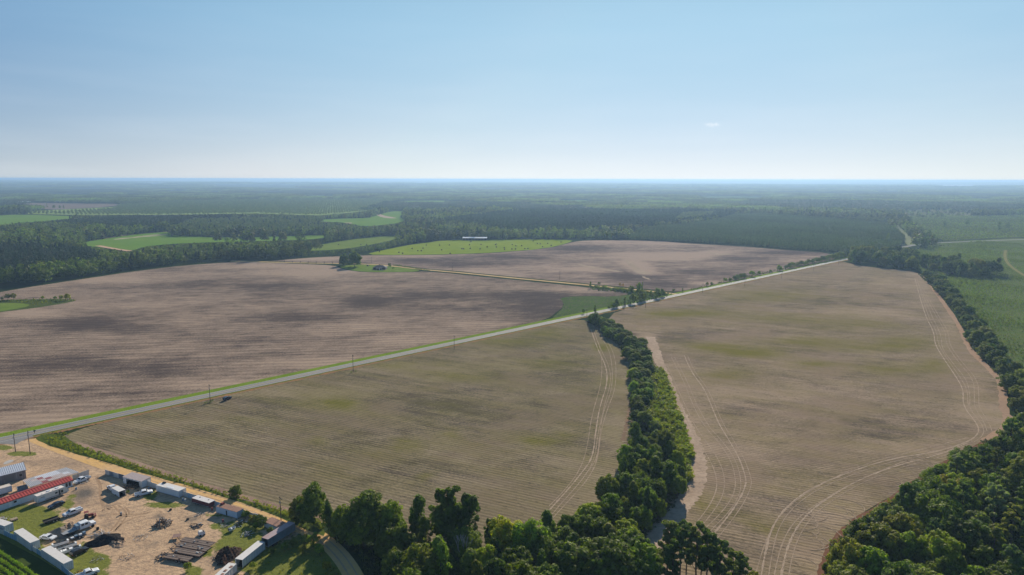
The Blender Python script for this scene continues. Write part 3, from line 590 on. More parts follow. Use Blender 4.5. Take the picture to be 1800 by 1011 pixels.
# young plantation on the right
young_floor = ground_mat('young_plantation_floor', (.085, .125, .034), (.10, .14, .038), (.14, .12, .06), .015, .2)
young_px = [(1625, 482), (1600, 468), (1560, 458), (1590, 446), (1620, 437), (1640, 430), (1655, 425), (1800, 418), (1960, 414), (1990, 700), (1850, 730), (1795, 712), (1765, 655), (1728, 625), (1712, 600), (1700, 565), (1672, 520), (1650, 500)]
sheet('plantation_ground', ragged(smooth(GP(young_px), 1), 10, 1, RNG), .04, young_floor)
young2_px = [(1597, 381), (1640, 377), (1720, 380), (1800, 378), (2000, 378), (2000, 408), (1800, 417), (1700, 421), (1660, 424), (1620, 408)]
sheet('plantation_ground', ragged(smooth(GP(young2_px), 1), 16, 2, RNG), .1, ground_mat('young_plantation_far', (.065, .10, .03), (.08, .115, .038), (.14, .12, .065), .006, .05))
CLEAR += [young2_px]
for (cx, cy, w_, h_, mt) in [(150, 333, 40, 1.6, crop), (230, 343, 30, 1.5, crop), (310, 336, 26, 1.3, palef), (480, 338, 30, 1.2, crop), (560, 346, 40, 2.0, crop), (60, 330, 50, 1.6, crop), (590, 326, 34, 1.0, palef), (860, 333, 30, 1.2, crop), (930, 326, 40, 1.0, crop), (1080, 331, 30, 1.1, crop), (1180, 324, 40, .9, palef), (1420, 330, 36, 1.1, crop), (1560, 338, 34, 1.5, crop), (1680, 327, 50, 1.1, palef), (760, 322, 50, .7, palef), (270, 322.5, 60, .8, palef), (1300, 321.5, 50, .6, palef), (900, 345, 26, 1.2, crop), (1120, 345, 28, 1.3, crop), (1500, 352, 40, 1.8, crop), (1720, 350, 40, 1.8, crop)]:
    clearing([(cx - w_, cy), (cx - w_ * .4, cy - h_), (cx + w_ * .8, cy - h_ * .8), (cx + w_, cy + h_ * .2), (cx + w_ * .3, cy + h_), (cx - w_ * .7, cy + h_ * .8)], mt, sm=0, rag=60)
cutover = ground_mat('cutover_ground', (.14, .14, .06), (.09, .12, .045), (.2, .16, .085), .008, .05)
cut_px = [(1585, 373), (1600, 368.5), (1650, 368), (1700, 374), (1720, 378), (1640, 384), (1600, 383)]
sheet('cutover_ground', ragged(smooth(GP(cut_px), 1), 14, 2, RNG), .12, cutover); CLEAR += [cut_px]
cross = ground_mat('pale_crossroad', (.26, .25, .23), (.30, .29, .26), (.23, .22, .19), .02, .3)
ribbon('road', [(1560, 439), (1590, 434), (1610, 430.5), (1650, 427), (1720, 424), (1800, 421), (1950, 417)], 9, .16, cross)
ribbon('dirt_track', [(1572, 395), (1578, 402), (1585, 408), (1592, 416), (1598, 424), (1604, 431)], 16, .15, ground_mat('roadside_clearing', (.2, .21, .11), (.14, .17, .06), (.27, .26, .2), .02, .2))
CLEAR += [[(1570, 395), (1576, 394), (1590, 408), (1602, 420), (1612, 431), (1598, 433), (1590, 424), (1580, 408)], [(1560, 436), (1600, 428), (1650, 424.5), (1800, 418), (1950, 414), (1950, 420), (1800, 424), (1650, 430), (1560, 442)]]
ribbon('dirt_track', [(1768, 440), (1766, 448), (1768, 458), (1776, 468), (1790, 478), (1810, 490), (1850, 506)], 3.4, .1, ground_mat('grassy_track', (.20, .175, .06), (.15, .16, .05), (.24, .18, .08), .03, .3))

# bare strips beside the hedge and tractor marks
ribbon('bare_strip', [(1143, 592), (1150, 612), (1160, 640), (1178, 690), (1196, 730), (1214, 766), (1226, 800), (1229, 835), (1216, 868), (1190, 900), (1162, 930), (1140, 965)], 6.5, .04, bare_pale, jit=.22, it=4)
ribbon('bare_strip', [(1050, 574), (1080, 592), (1100, 610), (1112, 632), (1113, 660), (1110, 700), (1102, 745), (1095, 775)], 1.8, .04, ground_mat('brown_edge', (.24, .155, .10), (.19, .13, .09), (.15, .12, .06), .1, .7), jit=.5, it=4)
ribbon('bare_strip', [(1620, 482), (1643, 510), (1660, 535), (1680, 563), (1695, 590), (1702, 612), (1730, 640), (1756, 665), (1764, 690), (1762, 715), (1778, 745), (1730, 775)], 3.4, .04, ground_mat('orange_earth', (.36, .24, .16), (.30, .21, .145), (.25, .16, .10), .06, .6), jit=.3, it=3)
ribbon('bare_strip', [(1735, 777), (1640, 826), (1570, 877), (1510, 912), (1470, 945), (1450, 985), (1443, 1040), (1438, 1120)], 2.6, .042, ground_mat('dark_red_earth', (.16, .075, .045), (.13, .07, .045), (.2, .12, .07), .1, .7), jit=.3, it=3)
ribbon('bare_strip', [(130, 779), (200, 801), (300, 836), (400, 866), (470, 887), (560, 912)], 3.2, .041, ground_mat('brown_margin', (.30, .21, .15), (.19, .13, .10), (.36, .25, .18), .08, .7), jit=.2, it=3)
trk = ground_mat('pale_wheel_marks', (.37, .285, .205), (.29, .22, .155), (.20, .15, .108), .12, .8)
trk2 = ground_mat('bright_wheel_marks', (.42, .33, .245), (.33, .25, .18), (.22, .165, .12), .3, 1.5)
TR = [[(1203, 625), (1210, 642), (1220, 660.5), (1237, 682), (1249, 709), (1259, 734.5), (1267, 751), (1279, 770), (1298, 802), (1310, 835), (1312, 852), (1298, 882), (1275, 914), (1253, 940), (1225, 975)],
      [(1180, 628), (1201, 668), (1215, 705), (1226, 728), (1241, 753), (1262, 776), (1285, 808), (1294, 845), (1290, 870), (1270, 900), (1240, 928), (1210, 965)],
      [(1172, 640), (1190, 680), (1206, 716), (1222, 750), (1244, 780), (1266, 812), (1275, 845), (1270, 875), (1250, 905), (1220, 940)],
      [(1168, 645), (1186, 690), (1202, 728), (1218, 762), (1240, 795), (1256, 825), (1262, 855), (1250, 885), (1228, 915), (1200, 950)],
      [(1608, 489), (1625.5, 554), (1642, 584), (1643, 605), (1661, 634), (1679, 660), (1694, 685), (1692, 714), (1719, 746), (1721, 763), (1698, 779), (1640, 796), (1560, 807), (1454, 844), (1397, 876), (1357, 921), (1341, 990), (1335, 1040)],
      [(1615, 500), (1646, 557), (1662.6, 584), (1662.6, 605), (1685, 637), (1711.6, 667), (1713, 697), (1712, 715), (1730, 742), (1735, 758)],
      [(1612, 495), (1640, 560), (1655, 590), (1655, 612), (1676, 640), (1700, 668), (1706, 700), (1703, 716), (1727, 748)],
      [(1700, 779), (1654, 799), (1576, 818), (1511, 843), (1463, 870), (1418, 903), (1389, 945), (1373, 1006), (1370, 1050)],
      [(1645, 791), (1544, 828), (1475, 862), (1406, 905), (1377, 945), (1361, 1006), (1357, 1050)],
      [(1700, 770), (1600, 795), (1520, 815), (1440, 852), (1380, 893), (1347, 945), (1325, 1020)],
      [(1038.6, 579), (1051, 615), (1066, 645), (1068, 674), (1054, 715), (1047, 760), (1042, 805), (1022, 832), (1000, 859), (970, 892), (950, 915)],
      [(1060, 590), (1082, 623), (1083.6, 679.5), (1067, 720.6), (1056, 760), (1050.5, 810), (1034, 842), (1010, 869), (987, 894), (965, 918)],
      [(1055, 590), (1074, 620), (1078, 679), (1062, 720), (1051, 760), (1046, 806), (1028, 838), (1004, 866), (980, 892)],
      [(1044, 585), (1058, 620), (1058, 672), (1040, 730), (1032, 790), (1018, 830), (990, 865), (965, 890)]]
for i, t in enumerate(TR):
    ribbon('wheel_track', t, .30 if i not in (4, 10, 0, 7) else .5, .05 + i * .0012, trk if i not in (0, 4, 7, 10) else trk2, it=4, jit=.7)
    if i in (7, 1, 10, 5, 0, 4): ribbon('wheel_track', t, .28, .07 + i * .0012, trk, it=4, off=1.9, jit=.5)
for q in range(12):   # small turning loops at the row ends
    y = 640 + q * 17.5; x = 1101 - max(0, q - 6) * 3.0 + random.uniform(-2, 2); c = G(x, y); r = random.uniform(2.2, 3.4); a0 = random.uniform(-1.9, -1.2)
    ribbon('wheel_track', None, .5, .09 + q * .001, trk, it=1, world_pts=[(c[0] + r * math.cos(a0 + k * .42), c[1] + r * .8 * math.sin(a0 + k * .42)) for k in range(9)])
for q in range(26):   # turning marks near the right field's lower edge
    x = random.uniform(1400, 1440) if q < 12 else random.uniform(1440, 1700); y = random.uniform(900, 1010) if q < 12 else 1000 - (x - 1400) * .66 - random.uniform(8, 40) - 20
    c = G(x, y); r = random.uniform(3, 7); a0 = random.uniform(-2.6, -.4)
    ribbon('wheel_track', None, .3, .105 + q * .001, trk, it=2, world_pts=[(c[0] + r * math.cos(a0 + k * .35), c[1] + r * math.sin(a0 + k * .35)) for k in range(8)])

# ================================================================== YARD GROUND
yard = M('yard_ground'); ya = yard.attr('soil')
yn = yard.noise(yard.pos(0), .12, 5, .65); yn2 = yard.noise(yard.pos(0), .7, 5, .7); yn3 = yard.noise(yard.pos(0), 2.4, 3, .7); yn4 = yard.noise(yard.pos(35, (.06, .5, 1)), 1, 4, .65)
dirt = yard.mix(yard.ramp(yn, .35, .68), (.54, .37, .225), (.40, .27, .165)); dirt = yard.mix(yard.math('MULTIPLY', yard.ramp(yn2, .48, .68), .8), dirt, (.20, .14, .10))
dirt = yard.mix(yard.math('MULTIPLY', yard.ramp(yn4, .5, .7), .55), dirt, (.24, .165, .115))
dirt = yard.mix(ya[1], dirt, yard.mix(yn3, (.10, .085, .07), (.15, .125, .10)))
grs = yard.mix(yard.ramp(yn2, .35, .65), (.17, .18, .024), (.10, .12, .018)); grs = yard.mix(yard.math('MULTIPLY', yard.ramp(yn3, .5, .7), .6), grs, (.19, .17, .06))
gf = yard.ramp(yard.math('ADD', ya[0], yard.math('MULTIPLY', yard.math('SUBTRACT', yn2, .5), 1.1)), .38, .58)
yc = yard.mix(gf, dirt, grs)
yc = yard.mix(ya[2], yc, (.15, .125, .105))
yard.bsdf(yc, .95, 0, .1, bump=yn2, bd=.35)
yard_px = [(-260, 830), (-60, 792), (0, 781), (30, 777), (52, 772), (62, 770), (75, 775), (200, 814), (300, 848), (400, 880), (500, 914), (560, 945), (605, 985), (625, 1012), (650, 1060), (670, 1130), (-100, 1160), (-400, 1100)]
y_grass = [(45, 905, 60, 17, 1.3), (75, 930, 45, 12, 1.0), (120, 886, 12, 8, .9), (127, 872, 10, 5, .8), (170, 985, 22, 12, 1.1), (130, 990, 40, 16, 1.2), (150, 960, 14, 10, .8), (28, 797.5, 16, 3.5, 1.3), (50, 798, 16, 4, 1.1), (0, 787, 24, 4.5, 1.3), (262, 873, 10, 6, .9), (290, 888, 40, 6, 1.0), (268, 866, 20, 10, .6),
           (405, 948, 22, 14, .9), (440, 955, 26, 16, 1.4), (380, 925, 14, 5, .7), (430, 925, 45, 10, 1.1), (480, 985, 60, 26, 2.0), (540, 960, 26, 20, 1.6), (560, 1000, 40, 26, 2), (340, 1005, 16, 10, 1.2), (390, 960, 10, 8, .5), (372, 965, 12, 10, .5), (362, 975, 8, 6, .9), (230, 850, 20, 3, .3), (10, 960, 60, 40, 1.5), (60, 1010, 90, 30, 1.8), (400, 905, 60, 5, .7), (600, 1060, 50, 40, 2), (170, 1015, 20, 8, .9)]
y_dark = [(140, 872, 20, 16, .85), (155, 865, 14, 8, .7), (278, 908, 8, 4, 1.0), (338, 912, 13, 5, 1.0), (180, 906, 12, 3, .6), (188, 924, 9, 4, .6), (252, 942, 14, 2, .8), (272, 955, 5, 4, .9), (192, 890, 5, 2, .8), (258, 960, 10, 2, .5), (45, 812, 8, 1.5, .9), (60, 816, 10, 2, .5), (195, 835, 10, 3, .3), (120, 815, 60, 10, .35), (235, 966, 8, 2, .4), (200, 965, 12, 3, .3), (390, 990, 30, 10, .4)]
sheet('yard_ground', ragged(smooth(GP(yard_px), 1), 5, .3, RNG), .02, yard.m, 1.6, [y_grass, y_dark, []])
sheet('asphalt_apron', smooth(GP([(-100, 797), (-60, 785), (0, 772), (50, 765), (62, 767), (48, 771), (35, 777), (28, 782), (10, 780.5), (-20, 781)]), 1), .062, asph.m)
sheet('concrete_pad', smooth(GP([(5, 815), (12, 810), (22, 808), (25, 810), (18, 814), (8, 817)]), 1), .045, plain('concrete', (.38, .36, .33), .8))
farm_lane = ground_mat('orange_dirt_lane', (.60, .37, .13), (.56, .37, .19), (.46, .30, .16), .04, .7)
FL = [(60, 771), (95, 786), (150, 806), (200, 824), (250, 837), (300, 852), (350, 866.5), (400, 880.5), (450, 897.5), (500, 916), (530, 928), (560, 942), (590, 967), (612, 995), (628, 1025), (640, 1070), (650, 1130)]
ribbon('dirt_lane', FL, 5.4, .045, farm_lane)
rut = ground_mat('wheel_ruts', (.30, .20, .125), (.33, .225, .14), (.38, .26, .165), .2, 1.2)
for of in (-1.1, 1.0): ribbon('wheel_track', FL[4:], .5, .052, ground_mat('lane_ruts', (.38, .26, .15), (.44, .3, .19), (.33, .22, .14), .2, 1.0), off=of, it=3, jit=.3)
Zc = lambda L, ox, oy, k: [(ox + x / k, oy + y / k) for x, y in L]
for t in ([(720, 600), (840, 470), (920, 350), (930, 250), (850, 170), (760, 90)], [(790, 610), (900, 490), (1000, 370), (1050, 290), (1000, 180), (870, 90)], [(820, 590), (920, 480), (1050, 400), (1200, 330), (1400, 310)], [(760, 260), (920, 300), (1100, 320), (1250, 285), (1500, 240)], [(930, 270), (1080, 280), (1250, 270), (1480, 235)], [(1090, 270), (1080, 200), (1000, 130)]):
    ribbon('wheel_track', Zc(t, 130, 880, 11.23), .55, .03, rut, it=3, jit=.3)
for t in ([(205, 330), (280, 480), (270, 620), (300, 780), (340, 900)], [(230, 320), (320, 480), (310, 640), (330, 760), (380, 900)]):
    ribbon('wheel_track', Zc(t, 150, 810, 11.23), .5, .03, rut, it=3, jit=.3)
# crop field at the lower left corner
sheet('crop_ground', GP([(-200, 930), (-60, 934), (0, 945), (70, 982), (118, 1012), (160, 1045), (260, 1130), (-300, 1180)]), .035, ground_mat('shadow_toned_grass', (.045, .07, .018), (.06, .085, .02), (.035, .05, .015), .1, .8))  # grass toned dark: the container row's cast shadow is put into its colour
# ================================================================== HAZE (air between the camera and the far land)
def make_haze():
    hm = bpy.data.materials.new('haze'); hm.use_nodes = True; t = hm.node_tree; t.nodes.clear()
    o = t.nodes.new('ShaderNodeOutputMaterial'); v = t.nodes.new('ShaderNodeVolumePrincipled'); t.links.new(v.outputs[0], o.inputs['Volume'])
    v.inputs['Density'].default_value = HAZE_DENSITY; v.inputs['Color'].default_value = (*HAZE_COLOR, 1); v.inputs['Anisotropy'].default_value = .35
    b = MB().box(-60000, 60000, -1500, 64000, -3, 114, hm); h = b.build('haze'); h['kind'] = 'stuff'; tag(h, 'pale blue haze lying over the whole countryside', 'haze')
make_haze()

# ================================================================== FAR FOREST (masses)
FL1 = leaf_mat('forest_leaves', (.032, .058, .012), (.115, .155, .026), .3, .55, stand=.42)
FL2 = leaf_mat('forest_needles', (.022, .046, .020), (.045, .074, .030), .2, .28, stand=.25)
FL3 = leaf_mat('young_leaves', (.10, .155, .024), (.155, .20, .036), .38, .35, stand=.15)
FL4 = leaf_mat('orchard_leaves', (.075, .12, .03), (.115, .16, .04), .28, .2)
FL5 = leaf_mat('plantation_needles', (.07, .112, .04), (.115, .16, .058), .25, .25, stand=.15)
def far_protos(kinds, nleaf, size, mat, n=12, seed=0, trunk=False):
    o = []
    for i, k in enumerate(kinds):
        cm, L = crown_mesh('forest_crown', k, 500 + seed + i, nleaf, size, FL2 if k in ('conifer', 'pine') and mat is FL1 else mat, n); o.append(cm)
    return o
FOREST = [(-700, 610), (-420, 575), (-120, 530), (0, 511), (50, 502), (150, 487), (250, 472), (330, 463), (420, 456.5), (452, 457.5), (500, 455.5), (560, 450), (640, 446.5), (672, 439.5), (705, 433), (740, 427), (780, 422), (860, 421), (1010, 420.5), (1030, 421),
          (1100, 421), (1200, 426), (1300, 431.5), (1400, 439.5), (1460, 443.5), (1484, 451), (1500, 452), (1520, 447), (1560, 447), (1640, 437), (1700, 428), (1800, 424), (2100, 418), (2100, 316.0), (-700, 314.2)]
FW = None
def forest_points(y0, y1, s, rng):
    P = jgrid(-y1 * .92, y1 * .92, y0, y1, s, rng); P = P[np.abs(P[:, 0]) < P[:, 1] * .90 + 60]; return P
def keep(P, H, clears, margin_top=True):
    """drop trees standing in a clearing; lower those that would hide one (returns mask, heights)"""
    z = hill(P[:, 0], P[:, 1]); p0 = PR(P, z); ok = inside(p0, FOREST); H = H.copy()
    for c in clears: ok &= ~inside(p0, c)
    for it in range(5):
        bad = np.zeros(len(P), bool); p1 = PR(P, z + H * .92); pm = PR(P, z + H * .5)
        for c in clears: bad |= inside(p1, c) | inside(pm, c)
        if it == 4: ok &= ~bad
        H[bad] *= .68
    return ok, H
ORCH = [(25, 376), (60, 371), (120, 368), (200, 364), (216, 360), (300, 354.5), (450, 351.5), (560, 350.5), (672, 350.5), (690, 354), (668, 364), (640, 372), (560, 379), (450, 375.5), (300, 378), (160, 378.5), (60, 376.5)]
PLANT = [(1100, 420), (1130, 405), (1200, 398), (1260, 390), (1290, 380), (1330, 378), (1400, 383), (1480, 388), (1560, 396), (1590, 420), (1585, 432), (1560, 440), (1500, 444), (1460, 443.5), (1400, 439.5), (1300, 431.5), (1200, 426), (1100, 421)]
PINE_ZONES = [[(760, 395), (900, 375), (1100, 365), (1300, 365), (1290, 385), (1150, 402), (1010, 415), (900, 415), (850, 405)], [(80, 400), (300, 378), (420, 384), (340, 405), (250, 408), (160, 405)], [(-100, 450), (60, 440), (160, 445), (180, 470), (60, 490), (-100, 500)]]
LEAFY_PALE = [[(300, 405), (340, 390), (560, 385), (640, 402), (600, 411), (420, 416), (310, 413)], [(1180, 395), (1250, 385), (1260, 375), (1200, 378)]]
CL0 = CLEAR + [ORCH, PLANT]
P = forest_points(700, 2300, 8.4, RNG); H = RNG.uniform(9.5, 20, len(P)); px = PR(P, 0)
pine = np.zeros(len(P), bool)
for z in PINE_ZONES: pine |= inside(px, z)
pale = np.zeros(len(P), bool)
for z in LEAFY_PALE: pale |= inside(px, z)
# patches of wood differ in height
H *= .82 + .28 * (np.sin(P[:, 0] / 61) * np.cos(P[:, 1] / 83 + 1) * .5 + .5) + .12 * np.sin(P[:, 0] / 23 + P[:, 1] / 31)
H[pine] = RNG.uniform(13.5, 16, pine.sum()); H[pale] *= .75
ok, H = keep(P, H, CL0); P = P[ok]; H = H[ok]; pine = pine[ok]; pale = pale[ok]
mixp = RNG.random(len(P))
K = np.where(pine, 4 + RNG.integers(0, 2, len(P)), np.where(mixp < .12, 4, RNG.integers(0, 4, len(P))))
K = np.where(pale & (mixp > .12), 6 + RNG.integers(0, 2, len(P)), K)
near_m = np.hypot(P[:, 0], P[:, 1]) < 1250
pr1 = far_protos(['broad', 'round', 'broad', 'column', 'conifer', 'conifer'], 420, .95, FL1, 14) + far_protos(['broad', 'column'], 420, .95, FL4, 14, 30)
scatter('woodland', 'dark green mixed woodland beyond the ploughed fields', 'woodland', np.c_[P, np.zeros(len(P))][near_m], H[near_m] / 10, RNG.uniform(0, 6.28, near_m.sum()), K[near_m], pr1)
pr2 = far_protos(['broad', 'round', 'broad', 'column', 'conifer', 'conifer'], 130, 1.7, FL1, 9, 50) + far_protos(['broad', 'column'], 130, 1.7, FL4, 9, 80)
fm_ = ~near_m
scatter('woodland', 'deep green forest stretching across the middle distance', 'woodland', np.c_[P, np.zeros(len(P))][fm_], H[fm_] / 10, RNG.uniform(0, 6.28, fm_.sum()), K[fm_], pr2)
print('forest', len(P))
# plantation of young pines in rows
Q = in_poly_grid(PLANT, 3.7, RNG, .16, math.radians(20)); Hq = RNG.uniform(6.5, 9, len(Q)) * (1 + .1 * np.sin(Q[:, 0] / 40))
scatter('pine_plantation', 'even plantation of young pines behind the far ploughed field', 'plantation', np.c_[Q, np.zeros(len(Q))], Hq / 10 * 1.0, RNG.uniform(0, 6.28, len(Q)), RNG.integers(0, 2, len(Q)), far_protos(['conifer', 'conifer'], 90, 1.5, FL5, 9, 120))
print('plantation', len(Q))
_w = np.array(GP(ORCH)); _c = _w.mean(0); _u = np.array([math.cos(math.radians(62)), math.sin(math.radians(62))]); _v = np.array([-_u[1], _u[0]])
_I, _J = np.meshgrid(np.arange(-160, 160) * 12.5, np.arange(-120, 120) * 23.0); Q = _c + _I.ravel()[:, None] * _u + _J.ravel()[:, None] * _v + RNG.uniform(-.8, .8, (_I.size, 2)); Q = Q[inside(Q, [tuple(w) for w in _w])]; okq = RNG.random(len(Q)) > .04
for c in CLEAR: okq &= ~inside(PR(Q, 0), c) & ~inside(PR(Q, 9), c)
Q = Q[okq]
scatter('orchard', 'orderly rows of round nut trees in the distance', 'orchard', np.c_[Q, np.zeros(len(Q))], RNG.uniform(.75, 1.0, len(Q)), RNG.uniform(0, 6.28, len(Q)), RNG.integers(0, 3, len(Q)), far_protos(['round', 'broad', 'round'], 160, 1.6, FL4, 9, 160))
sheet('orchard_ground', GP([(x, y) for x, y in ORCH]), .1, ground_mat('orchard_grass', (.18, .26, .05), (.21, .28, .065), (.22, .22, .09), .01, .1))
# further woods as tiles of many crowns
def tile(name, size, sp, hmin, hmax, q, qs, mat, seed):
    rng = np.random.default_rng(seed); T = jgrid(-size / 2, size / 2, -size / 2, size / 2, sp, rng); Hh = rng.uniform(hmin, hmax, len(T)) * (.85 + .3 * rng.random(len(T)))
    C = []; Nn = []
    for (x, y), h in zip(T, Hh):
        d = sphere_pts(q, rng, -.35); C.append(d * np.array([sp * .6, sp * .6, h * .42]) + np.array([x, y, h * .58])); Nn.append(d)
    C = np.concatenate(C); Nn = np.concatenate(Nn); V, Fq = leaves(C, Nn, np.full(len(C), qs), rng, .6); return mesh_np(name, V, Fq, [mat])
tA = [tile('forest_tile', 76, 8, 10, 16, 11, 4.0, FL1, i) for i in range(3)] + [tile('forest_tile', 76, 5.5, 10, 13, 6, 3.2, FL2, 9)]
P = forest_points(2340, 7600, 66, np.random.default_rng(3)); ok, _h = keep(P, np.full(len(P), 13.), CL0); ok &= _h > 6; P = P[ok]; z = hill(P[:, 0], P[:, 1])
sel = (np.sin(P[:, 0] / 330 + P[:, 1] / 900) + np.cos(P[:, 1] / 410) > .5); K = np.where(sel, 3, RNG.integers(0, 3, len(P)))
scatter('woodland', 'hazy blue green forest far off towards the horizon', 'woodland', np.c_[P, z], .8 + .45 * (np.sin(P[:, 0] / 270 + 2) * np.sin(P[:, 1] / 390) * .5 + .5) + RNG.uniform(-.1, .1, len(P)), RNG.integers(0, 4, len(P)) * 1.5708, K, tA); print('tilesA', len(P))
tB = [tile('forest_tile_far', 300, 25, 12, 19, 14, 11, FL1, 20 + i) for i in range(3)]
P = forest_points(7600, 34000, 255, np.random.default_rng(4)); ok, _h = keep(P, np.full(len(P), 13.), CL0); ok &= _h > 6; ok &= (np.sin(P[:, 0] / 1700 + 1) * np.sin(P[:, 1] / 900) < .75); P = P[ok]; z = hill(P[:, 0], P[:, 1])
scatter('woodland', 'faint bluish forest along the horizon', 'woodland', np.c_[P, z], RNG.uniform(.7, 1.35, len(P)), RNG.uniform(0, 6.28, len(P)), RNG.integers(0, 3, len(P)), tB); print('tilesB', len(P))
# young bushes on the right
Q = in_poly_grid(young_px, 2.3, RNG, .5); Q = Q[np.hypot(Q[:, 0], Q[:, 1]) < 1500]
b = .75 + .4 * np.sin(Q[:, 0] / 19 + 1) * np.sin(Q[:, 1] / 27); S = RNG.uniform(.07, .27, len(Q)) * b
tkx = PR(Q, 0); m1 = np.ones(len(Q), bool)
yt = [tuple(p) for p in GP([(1768, 440), (1766, 448), (1768, 458), (1776, 468), (1790, 478), (1810, 490), (1850, 506)])]
for i in range(len(yt) - 1):
    a = np.array(yt[i]); bb = np.array(yt[i + 1]); d = bb - a; tt = np.clip(((Q - a) @ d) / (d @ d), 0, 1); m1 &= np.hypot(*(Q - (a + tt[:, None] * d)).T) > 3.2
rr_ = [tuple(p) for p in GP([(1610, 430.5), (1650, 427), (1720, 424), (1800, 421), (1950, 417)])]
for i in range(len(rr_) - 1):
    a = np.array(rr_[i]); bb = np.array(rr_[i + 1]); d = bb - a; tt = np.clip(((Q - a) @ d) / (d @ d), 0, 1); m1 &= np.hypot(*(Q - (a + tt[:, None] * d)).T) > 9
Q = Q[m1]; S = S[m1]
scatter('young_plantation', 'low green bushes of a young plantation on the right', 'plantation', np.c_[Q, np.zeros(len(Q))], S, RNG.uniform(0, 6.28, len(Q)), RNG.integers(0, 3, len(Q)), far_protos(['shrub', 'round', 'shrub'], 70, 2.2, FL3, 9, 200)); print('bushes', len(Q))
Q = in_poly_grid(young2_px, 6, RNG, .5)
scatter('young_plantation', 'far green bushes beyond the pale crossroad', 'plantation', np.c_[Q, np.zeros(len(Q))], RNG.uniform(.12, .38, len(Q)), RNG.uniform(0, 6.28, len(Q)), RNG.integers(0, 3, len(Q)), far_protos(['shrub', 'round', 'shrub'], 40, 3.4, FL3, 7, 220))
Q = in_poly_grid(cut_px, 22, RNG, .5); scatter('scattered_trees', 'scattered trees and bushes on the tan cutover land at the far right', 'trees', np.c_[Q, np.zeros(len(Q))], RNG.uniform(.2, 1.3, len(Q)), RNG.uniform(0, 6.28, len(Q)), RNG.integers(0, 3, len(Q)), far_protos(['shrub', 'round', 'column'], 90, 2.2, FL1, 7, 240))
# scattered low cover: weeds, undergrowth
WD = leaf_mat('weeds', (.12, .155, .02), (.24, .25, .035), .5, .35, scale=.5)
KU = leaf_mat('vines', (.10, .14, .012), (.24, .27, .018), .4, .25, scale=.5)
UN = leaf_mat('undergrowth', (.022, .04, .009), (.075, .10, .018), .35, .35, scale=.4)
tuft = lambda mat, seed, nl=110, sz=.28: crown_mesh('tuft', 'shrub', 300 + seed, nl, sz * 10 / 1.6, mat, 8)[0]
def cover(name, label, cat, P, smin, smax, mat, rng=RNG, nl=110, sz=.28):
    n = len(P); scatter(name, label, cat, np.c_[P, np.zeros(n)], rng.uniform(smin, smax, n) / 10, rng.uniform(0, 6.28, n), rng.integers(0, 3, n), [tuft(mat, i, nl, sz) for i in range(3)])
weed_px = [(80, 777), (120, 786), (160, 797), (200, 812), (250, 826), (300, 843), (350, 857), (400, 870), (450, 885), (500, 900), (535, 912), (560, 925), (560, 935), (530, 921), (500, 909), (450, 893), (400, 877), (350, 862), (300, 847), (250, 831), (200, 817), (150, 800), (100, 785), (78, 780)]
Q = in_poly_grid([(92, 770), (130, 781), (200, 803), (300, 836), (400, 866), (470, 888), (560, 914), (575, 936), (545, 924), (500, 907), (400, 873), (300, 844), (200, 815), (120, 792), (84, 780)], 1.15, RNG)
sheet('grass_verge', ragged(smooth(GP([(66, 766), (92, 762), (120, 768), (130, 782), (200, 805), (300, 839), (400, 870), (470, 891), (560, 915), (578, 945), (545, 934), (500, 913), (400, 875), (300, 846), (200, 817), (120, 794), (80, 781), (64, 773)]), 1), 5, .4, RNG), .056, ground_mat('weedy_verge', (.07, .10, .02), (.10, .12, .025), (.05, .07, .02), .1, .9))
cover('roadside_weeds', 'thick strip of tall green weeds between the orange lane and the stubble field', 'weeds', Q, .6, 1.5, WD)
Q = in_poly_grid([(70, 766), (100, 758), (125, 762), (110, 776), (92, 780), (78, 776)], 1.6, RNG); cover('roadside_weeds', 'low yellow green weeds at the road corner beside the stubble field', 'weeds', Q, .3, 1.1, WD)
Q = in_poly_grid([(1136, 650), (1165, 650), (1182, 690), (1196, 735), (1212, 775), (1220, 800), (1215, 850), (1200, 850), (1190, 800), (1150, 760), (1138, 700)], 1.5, RNG); cover('vine_thicket', 'bright yellow green vines along the right side of the hedge', 'vines', Q, .8, 4.2, KU)
Q = in_poly_grid([(1005, 520.5), (1078, 522), (1112, 517), (1180, 517), (1150, 524), (1090, 536), (1030, 550), (985, 561), (965, 562), (985, 545)], 2.6, RNG, .5); cover('weeds', 'patchy green weeds on the triangle by the junction', 'weeds', Q, .15, .5, WD, nl=60, sz=.5)
Q = in_poly_grid([(430, 965), (470, 945), (520, 935), (555, 960), (590, 1000), (610, 1040), (600, 1080), (380, 1080), (400, 1010)], 2.0, RNG); cover('meadow_weeds', 'rough yellow green meadow beside the grey trailers', 'weeds', Q, .25, .9, leaf_mat('meadow', (.15, .17, .025), (.25, .23, .035), .4, .4, scale=.3))
Q = in_poly_grid([(512, 928), (535, 943), (565, 968), (588, 1000), (602, 1040), (585, 1040), (558, 990), (522, 955), (506, 940)], 1.9, RNG); cover('meadow_weeds', 'taller weeds between the meadow and the curving lane', 'weeds', Q, .3, 1.0, WD)
Q = in_poly_grid([(-60, 530), (0, 527), (60, 526), (128, 526), (132, 529), (60, 537), (45, 532), (0, 531), (-60, 536)], 3.4, RNG); cover('scrub', 'low scrub round the small lawn at the far left field', 'scrub', Q, .4, 1.6, WD, nl=60, sz=.5)
